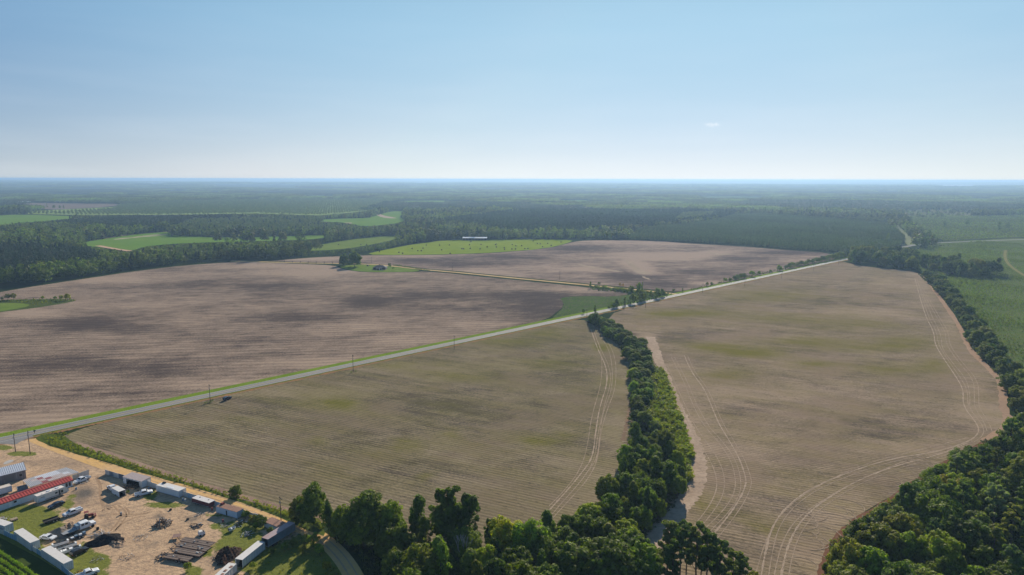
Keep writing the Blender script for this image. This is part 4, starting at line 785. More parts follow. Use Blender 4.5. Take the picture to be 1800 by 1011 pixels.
# undergrowth below the trees of the hedge and near woods
NEARWOOD = [(520, 918), (560, 935), (650, 955), (760, 972), (900, 986), (960, 975), (1010, 945), (1055, 905), (1085, 860), (1105, 800), (1108, 740), (1112, 690), (1108, 640), (1085, 608), (1055, 580), (1032, 563), (1045, 556), (1070, 572), (1105, 590), (1135, 610), (1152, 650), (1165, 700), (1180, 760), (1200, 815), (1205, 860), (1175, 905), (1140, 945), (1120, 985), (1130, 1040), (1180, 1180), (690, 1180), (680, 1120), (662, 1050), (643, 1005), (612, 965), (568, 935)]
Q = in_poly_grid([p for p in NEARWOOD if p[1] < 1170] , 2.2, RNG); cover('undergrowth', 'dark green undergrowth beneath the near trees and the hedge', 'undergrowth', Q, 1.0, 3.4, UN)
RWOOD = [(1452, 1010), (1462, 955), (1512, 916), (1572, 880), (1645, 828), (1695, 800), (1740, 778), (1790, 750), (1850, 735), (1990, 720), (2100, 1180), (1440, 1180)]
Q = in_poly_grid(RWOOD, 2.8, RNG); Q = Q[PR(Q, 0)[:, 0] < 1880]; cover('undergrowth', 'dark undergrowth beneath the lower right woodland', 'undergrowth', Q, 1.0, 3.6, UN)
Q = in_poly_grid([(1450, 960), (1512, 912), (1572, 875), (1645, 824), (1660, 826), (1580, 886), (1520, 926), (1462, 972)], 1.6, RNG); cover('roadside_weeds', 'yellow green weeds along the red earth edge of the right woodland', 'weeds', Q, .5, 1.7, WD)
Q = in_poly_grid([(1612, 482), (1640, 486), (1668, 510), (1692, 540), (1712, 575), (1735, 605), (1768, 640), (1800, 680), (1850, 735), (1788, 742), (1772, 700), (1758, 664), (1730, 636), (1704, 608), (1690, 572), (1668, 538), (1642, 508)], 2.6, RNG); cover('undergrowth', 'undergrowth below the tree line right of the stubble field', 'undergrowth', Q, 1.0, 3.0, UN)
Q = in_poly_grid([(1036, 506), (1090, 509), (1140, 513), (1186, 517.5), (1150, 526), (1112, 535), (1070, 543), (1064, 540), (1100, 530), (1118, 520), (1090, 514.5), (1040, 510.5)], 2.6, RNG, .5); cover('scrub', 'low continuous scrub along the lane and road at the junction', 'scrub', Q, .6, 2.6, leaf_mat('scrub_leaves', (.06, .10, .018), (.11, .15, .026), .4, .4), nl=70, sz=.45)
Q = in_poly_grid([(1215, 509), (1300, 488.5), (1400, 467.5), (1478, 452), (1482, 454), (1400, 470), (1300, 491.5), (1215, 511.5)], 2.6, RNG, .5); cover('scrub', 'low green scrub along the upper side of the straight road', 'scrub', Q, .4, 1.9, leaf_mat('scrub_leaves_b', (.06, .10, .018), (.11, .15, .026), .4, .4), nl=70, sz=.45)
# crop rows in the corner
crow = []
c0 = G(0, 968); 
for k in range(16):
    pass
ra = G(-20, 955); rb = G(60, 1008); cdv = (rb - ra) / np.hypot(*(rb - ra)); cn = np.array([cdv[1], -cdv[0]])
if cn[1] > 0: cn = -cn
base0 = G(0, 972)
for k in range(22):
    for u in np.arange(-40, 60, .55):
        p = base0 + cn * k * 1.75 + cdv * u; crow.append(p + RNG.uniform(-.15, .15, 2))
crow = np.array(crow); q = PR(crow, 0); crow = crow[(q[:, 0] > -60) & (q[:, 0] < 80) & (q[:, 1] < 1100)]
cover('crop_rows', 'neat rows of bright green crop plants in the lower left corner', 'crop', crow, .95, 1.35, leaf_mat('crop_leaves', (.13, .23, .018), (.20, .29, .028), .5, .2, scale=.8), nl=70, sz=.32)

# ================================================================== SINGLE TREES
def lobe_axis(): pass
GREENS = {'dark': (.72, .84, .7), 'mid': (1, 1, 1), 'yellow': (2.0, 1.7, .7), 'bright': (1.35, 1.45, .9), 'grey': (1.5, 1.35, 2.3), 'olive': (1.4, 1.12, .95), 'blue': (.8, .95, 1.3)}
CW = {'dark': 'dark green', 'mid': 'mid green', 'yellow': 'yellow green', 'bright': 'bright green', 'grey': 'grey green', 'olive': 'olive', 'blue': 'blue green'}
KW = {'broad': 'spreading broadleaf tree', 'round': 'round crowned tree', 'column': 'narrow vine covered tree', 'tufted': 'tall tree with separate leafy heads', 'pine': 'bare stemmed pine', 'conifer': 'pointed conifer', 'shrub': 'bushy shrub'}
def at(px, py): return G(px, py)
# hand placed trees of the bottom centre wood: base px, base py, height, width, kind, colour, label
KEY = [(552, 922, 14.5, .72, 'broad', 'mid', 'tall green tree at the bend of the orange lane, leftmost of the near wood'),
       (527, 918, 9.5, .85, 'broad', 'olive', 'lower olive green tree hanging over the lane beside the utility pole'),
       (578, 938, 11, .6, 'column', 'dark', 'narrow dark tree just right of the tall tree at the lane bend'),
       (602, 944, 11, .8, 'broad', 'bright', 'light green leafy tree between the lane bend and the big double crown'),
       (648, 950, 17, .95, 'broad', 'mid', 'big wide crowned green tree of the near wood, highest left of centre'),
       (688, 958, 15, .8, 'broad', 'bright', 'sunlit green tree joined to the right of the big wide crowned tree'),
       (736, 955, 15.5, .75, 'column', 'dark', 'narrow dark tree standing alone against the stubble rows'),
       (748, 975, 12, .8, 'column', 'mid', 'shorter twin to the right of the lone narrow tree'),
       (788, 965, 20.5, .95, 'tufted', 'dark', 'tallest dark tree with two leafy heads at the bottom centre'),
       (826, 968, 18, .85, 'column', 'dark', 'dark vine covered column tree right of the two headed tree'),
       (862, 975, 12, .6, 'tufted', 'dark', 'thin dark tree top right of the vine covered column'),
       (893, 985, 14.5, 1.0, 'broad', 'yellow', 'large sunlit yellowish green tree right of the bare dead tree'),
       (930, 995, 15, .95, 'broad', 'bright', 'wide bright green tree at the foot of the stubble field'),
       (962, 975, 13.5, .75, 'column', 'dark', 'dark upright tree between the wide bright tree and the hedge'),
       (1000, 962, 11, .85, 'round', 'mid', 'rounded green tree at the lower end of the hedge'),
       (1035, 935, 10, 1.0, 'round', 'yellow', 'yellow green round tree where the hedge meets the near wood'),
       (1100, 965, 9.5, 1.1, 'round', 'yellow', 'golden green dome behind the big round crowns'),
       (1015, 1035, 15, 1.1, 'round', 'mid', 'big round green crown at the bottom edge, left of three'),
       (1075, 1045, 16, 1.15, 'round', 'mid', 'biggest domed green crown at the bottom edge'),
       (1130, 1035, 13.5, .95, 'round', 'bright', 'bright domed crown at the bottom edge beside the pines'),
       (545, 980, 1, .1, 'shrub', 'mid', None),
       (735, 1045, 15, 1.0, 'broad', 'mid', 'spreading green tree at the bottom edge right of the curving lane'),
       (775, 1040, 15.5, .85, 'column', 'bright', 'bright green upright tree in front of the two headed tree'),
       (722, 1080, 13, 1.0, 'broad', 'bright', 'pale green tree cut by the bottom edge beside the lane'),
       (840, 1060, 12, .7, 'column', 'olive', 'short leafy tree in front of the dark gap at the bottom'),
       (872, 1060, 13, .8, 'broad', 'dark', 'dark green tree low at the bottom centre'),
       (920, 1075, 14, 1.1, 'broad', 'dark', 'shadowed broad tree at the bottom edge right of centre'),
       (965, 1070, 12, 1.0, 'round', 'mid', 'mid green rounded tree cut by the bottom edge'),
       (1095, 862, 13, .6, 'column', 'mid', 'upright green tree on the left side of the hedge above the near wood'),
       (1136, 925, 13.5, .75, 'conifer', 'dark', 'dark pointed tree in the lower hedge'),
       (415, 874, 4.6, 1.1, 'broad', 'mid', 'single round bush in the weed strip beside the orange lane'),
       (605, 467, 17, .85, 'broad', 'dark', 'left and smaller of the two old oaks beside the farmhouse'),
       (623, 469, 21.5, .98, 'broad', 'dark', 'large old oak left of the farmhouse in the brown field'),
       (1047, 573, 11, .85, 'broad', 'dark', 'dark tree at the road end of the hedge'),
       (1060, 577, 8, .95, 'round', 'dark', 'lower dark round tree behind the first tree of the hedge'),
       (119, 528.3, 6.5, 1.15, 'round', 'yellow', 'largest green bush beside the small lawn in the left field'),
       (108, 528, 5.2, .85, 'round', 'yellow', 'smaller bush left of the largest one beside the small lawn'),
       (97, 527.5, 3.8, 1.0, 'round', 'yellow', 'low bush at the left of the group beside the small lawn'),
       (75, 527.3, 4.0, 1.0, 'round', 'yellow', 'lone small bush midway along the small lawn'),
       (14, 527.5, 6, 1.1, 'round', 'olive', 'olive tree near the left edge above the small lawn'), (24, 527, 6.4, 1.0, 'round', 'olive', 'olive tree just right of the one at the left edge above the small lawn'), (4, 528, 3.5, 1.0, 'round', 'dark', 'low reddish green bush at the left edge above the small lawn'),
       (685, 470.5, 6, .85, 'round', 'dark', 'small dark tree right of the farmhouse'), (691.5, 472.3, 2.4, 1.5, 'shrub', 'dark', 'low dark bush on the lawn right of the farmhouse'),
       (673, 475.6, 1.6, 2.2, 'shrub', 'dark', 'flat dark bush on the lawn in front of the farmhouse'),
       (1025.5, 551.5, 4, .8, 'round', 'dark', 'small lone bush by the road left of the hedge end'), (1046, 552, 7.5, .7, 'column', 'dark', 'slim dark tree across the road from the hedge end'),
       (1038, 507, 7.2, .8, 'column', 'dark', 'narrow dark tree on the field lane left of the junction'), (1053, 500.5, 3, 1.5, 'round', 'dark', 'low bush above the field lane left of the junction'),
       (1084, 540, 8, .8, 'broad', 'mid', 'green tree by the road, left of the junction trees'), (1098, 537.5, 8, .7, 'column', 'dark', 'dark upright tree by the road next to the green one'), (1078, 541.5, 6, 1.0, 'broad', 'mid', 'lower bush at the left end of the junction trees'),
       (1100, 536, 7, .6, 'column', 'dark', None), (1113, 533.5, 9.5, 1.0, 'round', 'mid', 'large round tree by the road before the junction'), (1127, 530, 11.5, .8, 'broad', 'mid', 'tallest round tree by the road before the junction'), (1133, 528.5, 7, .8, 'round', 'dark', 'small dark tree at the right of the roadside pair'),
       (1124, 513, 10, .62, 'broad', 'bright', 'bright tree above the field lane near the junction'), (1129, 512.5, 9.5, .4, 'column', 'dark', 'slim dark tree right of the bright one above the field lane'), (1110, 514, 7, 1.1, 'round', 'mid', 'round bushy tree on the field lane near the junction'),
       (1155, 524, 10, .85, 'broad', 'mid', 'green tree close to the junction, left of two'), (1165, 521.5, 8, .8, 'broad', 'dark', 'darker tree close to the junction, right of two'), (1147, 523, 5, 1.2, 'round', 'olive', 'pale bush left of the two trees close to the junction'),
       (1200, 513, 4, .8, 'column', 'dark', 'small dark bush just past the junction'), (1184, 513, 3, 1.2, 'round', 'dark', 'low dark bush at the junction mouth')]
for (x, y, h, w, k, c, lb) in KEY:
    if lb is None: continue
    lod = 'near' if (y > 600 or h > 12) else 'mid'
    rz = None
    tree(at(x, y), h, w, k, GREENS[c], lb, 'trees of the near wood' if y > 905 and 500 < x < 1180 else None, lod, rz=rz, **({'name': 'bush', 'cat': 'bush'} if h < 5 or 'bush' in lb else {}))
_O1 = ['first', 'second', 'third', 'fourth', 'fifth', 'sixth', 'seventh', 'eighth', 'ninth', 'tenth', 'eleventh', 'twelfth', 'thirteenth', 'fourteenth', 'fifteenth', 'sixteenth', 'seventeenth', 'eighteenth', 'nineteenth', 'twentieth']
ORDW = _O1 + ['twenty-' + o for o in _O1[:9]] + ['thirtieth'] + ['thirty-' + o for o in _O1[:9]] + ['fortieth'] + ['forty-' + o for o in _O1[:9]]
KS = {'broad': 'spreading', 'round': 'round', 'column': 'narrow', 'tufted': 'tufted', 'pine': 'pine-like', 'conifer': 'pointed', 'shrub': 'low spreading'}
def name_all(items, frm, grp):
    """items: (tree, px, size, colour, kind): look first, then the order among those that look alike"""
    by = {}
    for it in items: by.setdefault((it[2], it[3], it[4], it[5]), []).append(it)
    for (sz, c, k, wd), L in by.items():
        L.sort(key=lambda q: q[1][1] if 'top' in frm or 'road' in frm or 'far' in frm else q[1][0])
        for i, it in enumerate(L):
            num = 'only such one' if len(L) == 1 else ORDW[i] + ' such'
            it[0]['label'] = '%s %s %s %s, %s %s' % (sz, CW[c], KS[k], wd, num, frm)
def fill(poly, s, hr, wr, kinds, cols, grp, frm, lod, rng, avoid=(), top_in=None, top_out=None, vis=True, limit=999, jit=.38, bushy=0):
    P = in_poly_grid(poly, s, rng, jit); n = 0; rng.shuffle(P); items = []
    for p in P:
        h = rng.uniform(*hr); w = rng.uniform(*wr)
        b0 = PR([p], 0)[0]; t0 = PR([p], h)[0]
        if vis and (t0[0] < -40 or t0[0] > 1840 or t0[1] > 1025): continue
        if any(math.hypot(p[0] - q[0], p[1] - q[1]) < q[2] for q in avoid): continue
        if top_out is not None and any(inside([t0], t)[0] for t in top_out): continue
        if n >= limit: break
        k = kinds[rng.integers(len(kinds))]; c = cols[rng.integers(len(cols))]
        sz = 'tall' if h > hr[0] + (hr[1] - hr[0]) * .6 else ('low' if h < hr[0] + (hr[1] - hr[0]) * .3 else 'medium')
        bush = h < bushy; wd = 'bush' if bush else ('pine' if k == 'pine' else 'tree'); tint = np.array(GREENS[c]) * rng.uniform(.8, 1.2)
        t = tree(p, h, w, k, tuple(tint), 'x', grp.replace('trees', 'bushes') if bush else grp, lod, name='bush' if bush else None, cat='bush' if bush else None); items.append((t, b0, sz, c, k, wd)); n += 1
    name_all(items, frm, grp); return n
av = [(*G(x, y), 4.2) for (x, y, *_r2) in KEY]
rng = np.random.default_rng(21)
NW = [(545, 925), (612, 945), (700, 970), (800, 985), (900, 995), (970, 985), (1010, 965), (1050, 940), (1110, 960), (1140, 1000), (1150, 1060), (1140, 1120), (730, 1120), (695, 1050), (668, 1000), (630, 965), (575, 940)]
n1 = fill(NW, 6.6, (8, 12.5), (.8, 1.1), ['broad', 'round', 'broad', 'column'], ['mid', 'dark', 'dark', 'bright', 'mid'], 'trees of the near wood', 'from the left in the bottom centre wood', 'near', rng, av)
HEDGE = [(1036, 566), (1050, 560), (1070, 574), (1105, 590), (1130, 606), (1142, 640), (1143, 690), (1148, 740), (1160, 790), (1202, 830), (1198, 865), (1175, 900), (1145, 935), (1060, 950), (1035, 915), (1065, 880), (1090, 850), (1108, 800), (1110, 740), (1114, 690), (1112, 650), (1092, 612), (1060, 588)]
n2 = fill([p for p in HEDGE if p[1] < 800] , 5.0, (4.5, 7.6), (1.0, 1.35), ['round', 'broad', 'round'], ['mid', 'dark', 'mid', 'bright'], 'trees of the middle hedge', 'from the road, middle hedge', 'near', rng, av, bushy=6.3)
n2 += fill([(1108, 790), (1190, 790), (1202, 830), (1198, 865), (1175, 900), (1145, 935), (1060, 955), (1035, 925), (1065, 890), (1090, 855)], 5.8, (7, 13), (.7, 1.0), ['round', 'broad', 'column', 'broad'], ['mid', 'dark', 'mid', 'bright'], 'trees of the middle hedge', 'from the top in the wide lower hedge', 'near', rng, av)
# pines beside the hedge foot
PN = []
for i, (x, y, h, c) in enumerate([(1172, 1018, 17.5, 'olive'), (1195, 1030, 19, 'mid'), (1222, 1030, 18, 'olive'), (1240, 1040, 18, 'mid'), (1262, 1050, 16.5, 'mid'), (1206, 1005, 13, 'olive'), (1285, 1062, 15.5, 'olive'), (1300, 1058, 13, 'mid'), (1232, 1012, 12, 'dark'), (1180, 1052, 16, 'dark'), (1255, 1020, 12, 'olive')]):
    PN.append((tree(at(x, y), h, .88, 'pine', GREENS[c], '%s bare stemmed pine, %s built tree of the row beside the pale stubble' % ('tall' if h > 16 else 'short', 'x'), 'pines at the bottom edge', 'near'), x))
for i, (o_, x_) in enumerate(sorted(PN, key=lambda q: q[1])): o_['label'] = 'bare stemmed pine at the bottom edge, %s from the left in its row' % ORDW[i]
tree(at(1325, 1035), 5.0, 1.0, 'round', GREENS['yellow'], 'small bright green tree at the bottom edge right of the pines', None, 'near')
n3 = fill([(1475, 1010), (1480, 970), (1530, 930), (1590, 890), (1660, 838), (1710, 808), (1750, 788), (1800, 765), (1900, 750), (2010, 1130), (1470, 1130)], 8.6, (10.5, 16.5), (.85, 1.12), ['round', 'broad', 'pine', 'broad', 'round', 'pine'], ['dark', 'mid', 'mid', 'blue', 'bright', 'grey', 'mid', 'olive', 'dark'], 'trees of the lower right woodland', 'from the left in the lower right woodland', 'near', rng, (), None, [[p for p in right_px if p[0] > 1130]])
n3 += fill([(1455, 1030), (1460, 975), (1515, 925), (1575, 888), (1650, 832), (1700, 802), (1740, 782), (1790, 755), (1830, 760), (1700, 830), (1600, 900), (1520, 960), (1490, 1030)], 6.2, (3.5, 6.5), (.9, 1.3), ['round', 'broad', 'shrub'], ['bright', 'mid', 'dark'], 'bushes edging the lower right woodland', 'from left, edging the right woodland', 'near', rng, bushy=9)
TL = [(1622, 487), (1648, 514), (1670, 540), (1690, 568), (1704, 600), (1735, 635), (1765, 665), (1775, 700), (1790, 738), (1850, 740), (1830, 700), (1795, 670), (1770, 640), (1735, 600), (1715, 570), (1690, 535), (1665, 505), (1640, 487)]
n4 = fill(TL, 8.2, (5.5, 11), (1.0, 1.3), ['round', 'broad', 'round'], ['mid', 'grey', 'blue', 'mid', 'grey'], 'trees in the line right of the stubble field', 'from far end, right tree line', 'near', rng, bushy=7.2)
n5 = fill([(1494, 463), (1530, 468.5), (1570, 471.5), (1615, 475), (1625, 484), (1655, 488), (1700, 491), (1755, 490), (1765, 482), (1720, 474), (1680, 470), (1640, 463), (1610, 455), (1560, 449), (1500, 449)], 8.6, (12, 19), (.85, 1.05), ['round', 'broad', 'column', 'round'], ['dark', 'blue', 'mid', 'grey'], 'trees of the far clump', 'from the left in the far right clump', 'near', rng, limit=95)
n6 = 0
for (x, y, h) in [(1243, 502.5, 4), (1251, 500.5, 3), (1275, 496, 5), (1283, 494.5, 4.5), (1291, 492.5, 5), (1296, 491.5, 6), (1302, 490, 6), (1308, 489, 6), (1322, 486, 7), (1334, 483, 5), (1354, 479, 3.5), (1370, 475.8, 7.5), (1381, 473, 5), (1388, 471.5, 7), (1393, 470.5, 7.5), (1402, 468.5, 6), (1408, 467.2, 7), (1415, 466, 6.5), (1421, 464.6, 7), (1428, 463.5, 7), (1434, 462, 7.5), (1440, 461, 7), (1446, 459.8, 8), (1452, 458.6, 8), (1458, 457.4, 8.5), (1464, 456.4, 9), (1471, 455, 9), (1478, 453.6, 10), (1486, 452, 10)]:
    tree(at(x, y), h, 1.15, ['round', 'broad'][n6 % 2], GREENS[['mid', 'dark', 'bright'][n6 % 3]], '%s %s bush %s' % ('tall' if h > 6 else 'low', ['mid green', 'dark green', 'bright green'][n6 % 3], 'along the straight road, %s from the junction' % ORDW[min(n6, 19)] if n6 < 20 else 'at the far end of the straight road, %s of nine' % ORDW[n6 - 20]), 'bushes along the straight road', 'mid', name='bush', cat='bush'); n6 += 1
for i in range(26):
    x = 1048 + i * 3.4; y = 507 + i * .36 + (i % 3) * .4
    tree(at(x, y), random.uniform(2.5, 5.0), 1.3, 'round', GREENS[['dark', 'mid', 'bright'][i % 3]], '%s bush below the field lane, %s from the left in its row' % (['dark green', 'mid green', 'bright green'][i % 3], ORDW[i]), 'bushes below the field lane', 'far', name='bush', cat='bush')
for i in range(20):
    x = 692 + i * 3.2; y = 466.0 + i * .58
    tree(at(x, y), random.uniform(1.2, 2.6), 1.8, 'shrub', GREENS['dark'], 'dark low bush above the lane, %s in the row right of the farmhouse' % ORDW[i], 'bushes above the lane', 'far', name='bush', cat='bush')
for (x, y, h, q_) in [(1120, 505, 4.5, 'rightmost'), (1090, 503.5, 4.2, 'leftmost'), (1095, 504, 3.6, 'middle')]:
    tree(at(x, y), h, 1.1, 'broad', (1.5, .75, 1.2), 'reddish brown bush above the field lane near the junction, %s of three' % q_, 'reddish bushes', 'far', name='bush', cat='bush')
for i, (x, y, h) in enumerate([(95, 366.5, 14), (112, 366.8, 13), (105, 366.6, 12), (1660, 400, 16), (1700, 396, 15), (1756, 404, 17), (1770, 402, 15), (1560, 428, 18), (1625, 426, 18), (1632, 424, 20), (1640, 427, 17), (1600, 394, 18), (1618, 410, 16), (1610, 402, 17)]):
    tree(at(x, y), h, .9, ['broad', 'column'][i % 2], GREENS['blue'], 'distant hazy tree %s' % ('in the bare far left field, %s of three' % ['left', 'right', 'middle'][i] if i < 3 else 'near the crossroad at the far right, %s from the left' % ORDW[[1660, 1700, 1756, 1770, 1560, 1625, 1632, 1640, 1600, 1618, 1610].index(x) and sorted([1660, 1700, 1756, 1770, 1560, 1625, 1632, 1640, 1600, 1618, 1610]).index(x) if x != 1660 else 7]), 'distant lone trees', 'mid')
print('trees', n1, n2, n3, n4, n5, n6, NTREE)
# the bare dead tree
def dead_tree():
    t = thing('dead_tree', 'bare grey dead tree rising from vines at the bottom centre', 'tree', (*G(813, 1010), 0)); b = MB(); r2 = random.Random(5)
    b.tube((0, 0, -.2), (.1, 0, 5.5), .28, .2, BARK_PALE); b.build('trunk', t); b = MB()
    def br(p, d, L, r, k):
        q = p + d * L; b.tube(p, q, r, r * .6, BARK_PALE, 5)
        if k:
            for _ in range(2 + (k > 1)): br(q, (d + Vector((r2.uniform(-.5, .5), r2.uniform(-.5, .5), r2.uniform(-.1, .45)))).normalized(), L * .68, r * .58, k - 1)
    for dx, dy in ((-.55, .1), (.1, 0), (.45, -.1), (-.1, .4)): br(Vector((.1, 0, 5.2)), Vector((dx, dy, 1)).normalized(), 2.6, .13, 3)
    b.build('branches', t)
    cm, _l = lib('column', 'near', 2); c = bpy.data.objects.new('vine_cover', cm); COL.objects.link(c); c.parent = t; c.scale = (.75, .75, .62); c.color = (1.6, 1.4, 1, 1)
dead_tree()
# ================================================================== THE YARD: buildings, trailers, vehicles
WHT = paint('white_paint', (.62, .64, .66), .45, .3, (.30, .26, .22)); OFFW = paint('weathered_white', (.52, .52, .50), .6, .5, (.28, .22, .17)); BLK = plain('black_rubber', (.012, .012, .013), .8)
DRK = plain('dark_interior', (.02, .02, .022), .9); GLS = glassm(); GREY = paint('grey_metal', (.26, .27, .28), .5, .4); ROOFW = paint('chalky_roof', (.58, .56, .53), .7, .35, (.36, .30, .24), scale=.8)
FENCEM = corrugated('blue_white_sheeting', (.42, .50, .56), (.24, .22, .20), .35, .9); CONT = corrugated('container_white', (.56, .58, .59), (.30, .2, .14), .3, .28)
STEEL = plain('steel_rim', (.45, .45, .46), .35, .6); RUSTR = corrugated('rusty_roof', (.26, .135, .09), (.10, .05, .035), .6, .8, 0, .7); REDR = corrugated('red_metal_roof', (.40, .060, .045), (.22, .05, .04), .4, .9, 0, .4)
PLANK = corrugated('old_deck_planks', (.135, .10, .082), (.05, .035, .03), .6, .9, 1, .85); MAR = paint('maroon_paint', (.13, .025, .035), .45, .3); LAMP = plain('lamp_lens', (.5, .06, .03), .3)
NAVY = paint('navy_paint', (.018, .028, .055), .25, .15); BLACKP = paint('black_paint', (.016, .018, .022), .25, .2); SEMI = corrugated('blue_grey_van_side', (.15, .20, .24), (.1, .08, .07), .5, .5, 1, .5); WOODP = paint('raw_wood', (.42, .33, .24), .8, .4)

def wheel(t, x, y, r, w, rim=STEEL, nm='wheel'):
    b = MB(); b.tube((x, y - w / 2, r), (x, y + w / 2, r), r, r, BLK, 14); o = b.build(nm, t); c = MB(); s = 1 if y > 0 else -1
    c.tube((x, y + s * w * .3, r), (x, y + s * (w / 2 + .012), r), r * .58, r * .55, rim, 12); c.build('rim', o); return o
def car(name, label, cat, A, B, col, kind, group=None, rz=None):
    """A rear, B front in the picture"""
    a = G(*A); b_ = G(*B); c = (a + b_) / 2; ang = math.atan2(b_[1] - a[1], b_[0] - a[0]); t = thing(name, label, cat, (c[0], c[1], .03), ang, group)
    W = 1.9 if kind != 'truck' else 2.3; hw = lambda x, z: W / 2 * (1 - .13 * max(0, min(1, (z - .95) / .75))) * (1 - .07 * (abs(x) > 2.2)); b = MB()
    if kind in ('pickup', 'service'):
        L = 2.85
        b.prism([(-.75, .42), (L - .1, .42), (L, .62), (L - .03, .98), (L - .35, 1.12), (1.45, 1.2), (.75, 1.78), (.5, 1.84), (-.45, 1.84), (-.72, 1.72), (-.75, 1.1)], hw, col)
        b.box(-L, -.752, -W / 2 + .02, W / 2 - .02, .42, .80, col); h = 1.22 if kind == 'pickup' else 1.28
        for y0, y1 in ((-W / 2 + .005, -W / 2 + .14), (W / 2 - .14, W / 2 - .005)): b.box(-L, -.753, y0, y1, .78, h, col)
        b.box(-L - .01, -L + .09, -W / 2 + .142, W / 2 - .142, .5, 1.2, col)
        if kind == 'service':
            for y0, y1 in ((-W / 2 - .04, -W / 2 + .42), (W / 2 - .42, W / 2 + .04)): b.box(-L + .1, -.9, y0, y1, .72, 1.52, col)
        gx = [(1.42, 1.2, .78, 1.76, 'windshield'), (-.76, 1.3, -.62, 1.76, 'rear_window')]; side = [(-.62, 1.05, 1.22)]; wx = (1.85, -1.75); wr = .39
    elif kind == 'suv':
        L = 2.4
        b.prism([(-L, .4), (L - .1, .4), (L, .6), (L - .05, .95), (L - .3, 1.05), (1.1, 1.14), (.35, 1.66), (0, 1.74), (-1.75, 1.74), (-2.2, 1.6), (-L + .02, 1.0)], hw, col)
        gx = [(1.07, 1.16, .38, 1.64, 'windshield'), (-2.385, 1.06, -2.23, 1.56, 'rear_window')]; side = [(-1.95, .75, 1.14)]; wx = (1.5, -1.45); wr = .36
    elif kind == 'sedan':
        L = 2.4
        b.prism([(-L, .38), (L - .1, .38), (L, .55), (L - .06, .82), (L - .3, .92), (1.05, 1.0), (.3, 1.4), (.0, 1.45), (-.9, 1.43), (-1.5, 1.12), (-L + .1, 1.03), (-L, .85)], hw, col)
        gx = [(1.02, 1.02, .34, 1.38, 'windshield'), (-1.5, 1.14, -.95, 1.41, 'rear_window')]; side = [(-1.25, .8, 1.02)]; wx = (1.45, -1.45); wr = .33
    b.build('body', t)
    for x0, z0, x1, z1, nm in gx:
        k0 = hw(0, z0) - .1; k1 = hw(0, z1) - .12; s = .02 if x0 > x1 else -.02; m = MB()
        P = [(x0 + s, -k0, z0), (x0 + s, k0, z0), (x1 + s, k1, z1), (x1 + s, -k1, z1)]; m.add(P + [(p[0] - s * 1.5, p[1], p[2] - .02) for p in P], [(0, 1, 2, 3), (4, 7, 6, 5), (0, 4, 5, 1), (1, 5, 6, 2), (2, 6, 7, 3), (3, 7, 4, 0)], GLS); m.build(nm, t)
    zt = {'pickup': 1.72, 'service': 1.72, 'suv': 1.62, 'sedan': 1.34}[kind]
    for x0, x1, z0 in side:
        for s in (-1, 1):
            m = MB(); P = [(x0, s * (hw(0, z0) + .012), z0 + .02), (x1, s * (hw(0, z0) + .012), z0 + .02), (x1 - .42, s * (hw(0, zt) + .012), zt), (x0 + .12, s * (hw(0, zt) + .012), zt)]
            m.add(P + [(p[0], p[1] - s * .02, p[2]) for p in P], [(0, 1, 2, 3), (4, 7, 6, 5), (0, 4, 5, 1), (1, 5, 6, 2), (2, 6, 7, 3), (3, 7, 4, 0)], GLS); m.build('side_window', t)
    for x in wx:
        for s in (-1, 1): wheel(t, x, s * (W / 2 - .09), wr, .24)
    for s in (-1, 1):
        MB().box(L - .06, L + .015, s * .62 - .16, s * .62 + .16, .68, .84, plain('headlamp_glass', (.6, .62, .62), .2)).build('headlight', t); MB().box(-L - .02, -L + .03, s * .78 - .09, s * .78 + .09, .78, .98, LAMP).build('tail_light', t)
    MB().box(L - .05, L + .07, -W / 2 + .12, W / 2 - .12, .40, .56, GREY).build('bumper', t)
    return t
def box_trailer(name, label, cat, A, B, depth, h, wall, roofm, group=None, open_left=False, open_right=False, wheels=False, z0=.12, details=True, doors=False, overhang=.04):
    o, ang, L = line(A, B); t = thing(name, label, cat, (*o, .02), ang, group); x = L / 2; b = MB(); w = .08
    b.box(-x, x, 0, w, z0, h, wall); b.box(-x, x, depth - w, depth, z0, h, wall)
    if not open_left: b.box(-x, -x + w, w, depth - w, z0, h, wall)
    if not open_right: b.box(x - w, x, w, depth - w, z0, h, wall)
    b.box(-x + w, x - w, w, depth - w, z0, z0 + .1, DRK); b.build('wall', t)
    g = overhang; MB().box(-x - g, x + g, -g, depth + g, h + .002, h + .09, roofm).build('roof', t)
    f = MB()
    for xx in (-x, x):
        for yy in (0, depth): f.box(xx - .07, xx + .07, yy - .07, yy + .07, z0 - .1, h - .02, wall)
    f.box(-x + .07, x - .07, -.05, -.002, z0, z0 + .16, GREY); f.build('frame', t)
    if doors:
        e = x + .012; d = MB()
        for y0, y1 in ((.08, depth / 2 - .02), (depth / 2 + .02, depth - .08)): d.box(x + .003, x + .04, y0, y1, z0 + .05, h - .1, wall)
        dd = d.build('door', t); r = MB(); [r.tube((x + .07, yy, z0 + .1), (x + .07, yy, h - .12), .03, .03, GREY, 6) for yy in (.4, depth / 2 - .25, depth / 2 + .25, depth - .4)]; r.build('lock_rod', dd)
    if wheels:
        for k in (-1, 1):
            for xx in (-x * .62, -x * .62 + 1.15): wheel(t, xx, depth / 2 + k * (depth / 2 - .15), .48, .28)
    return t, L, ang, o
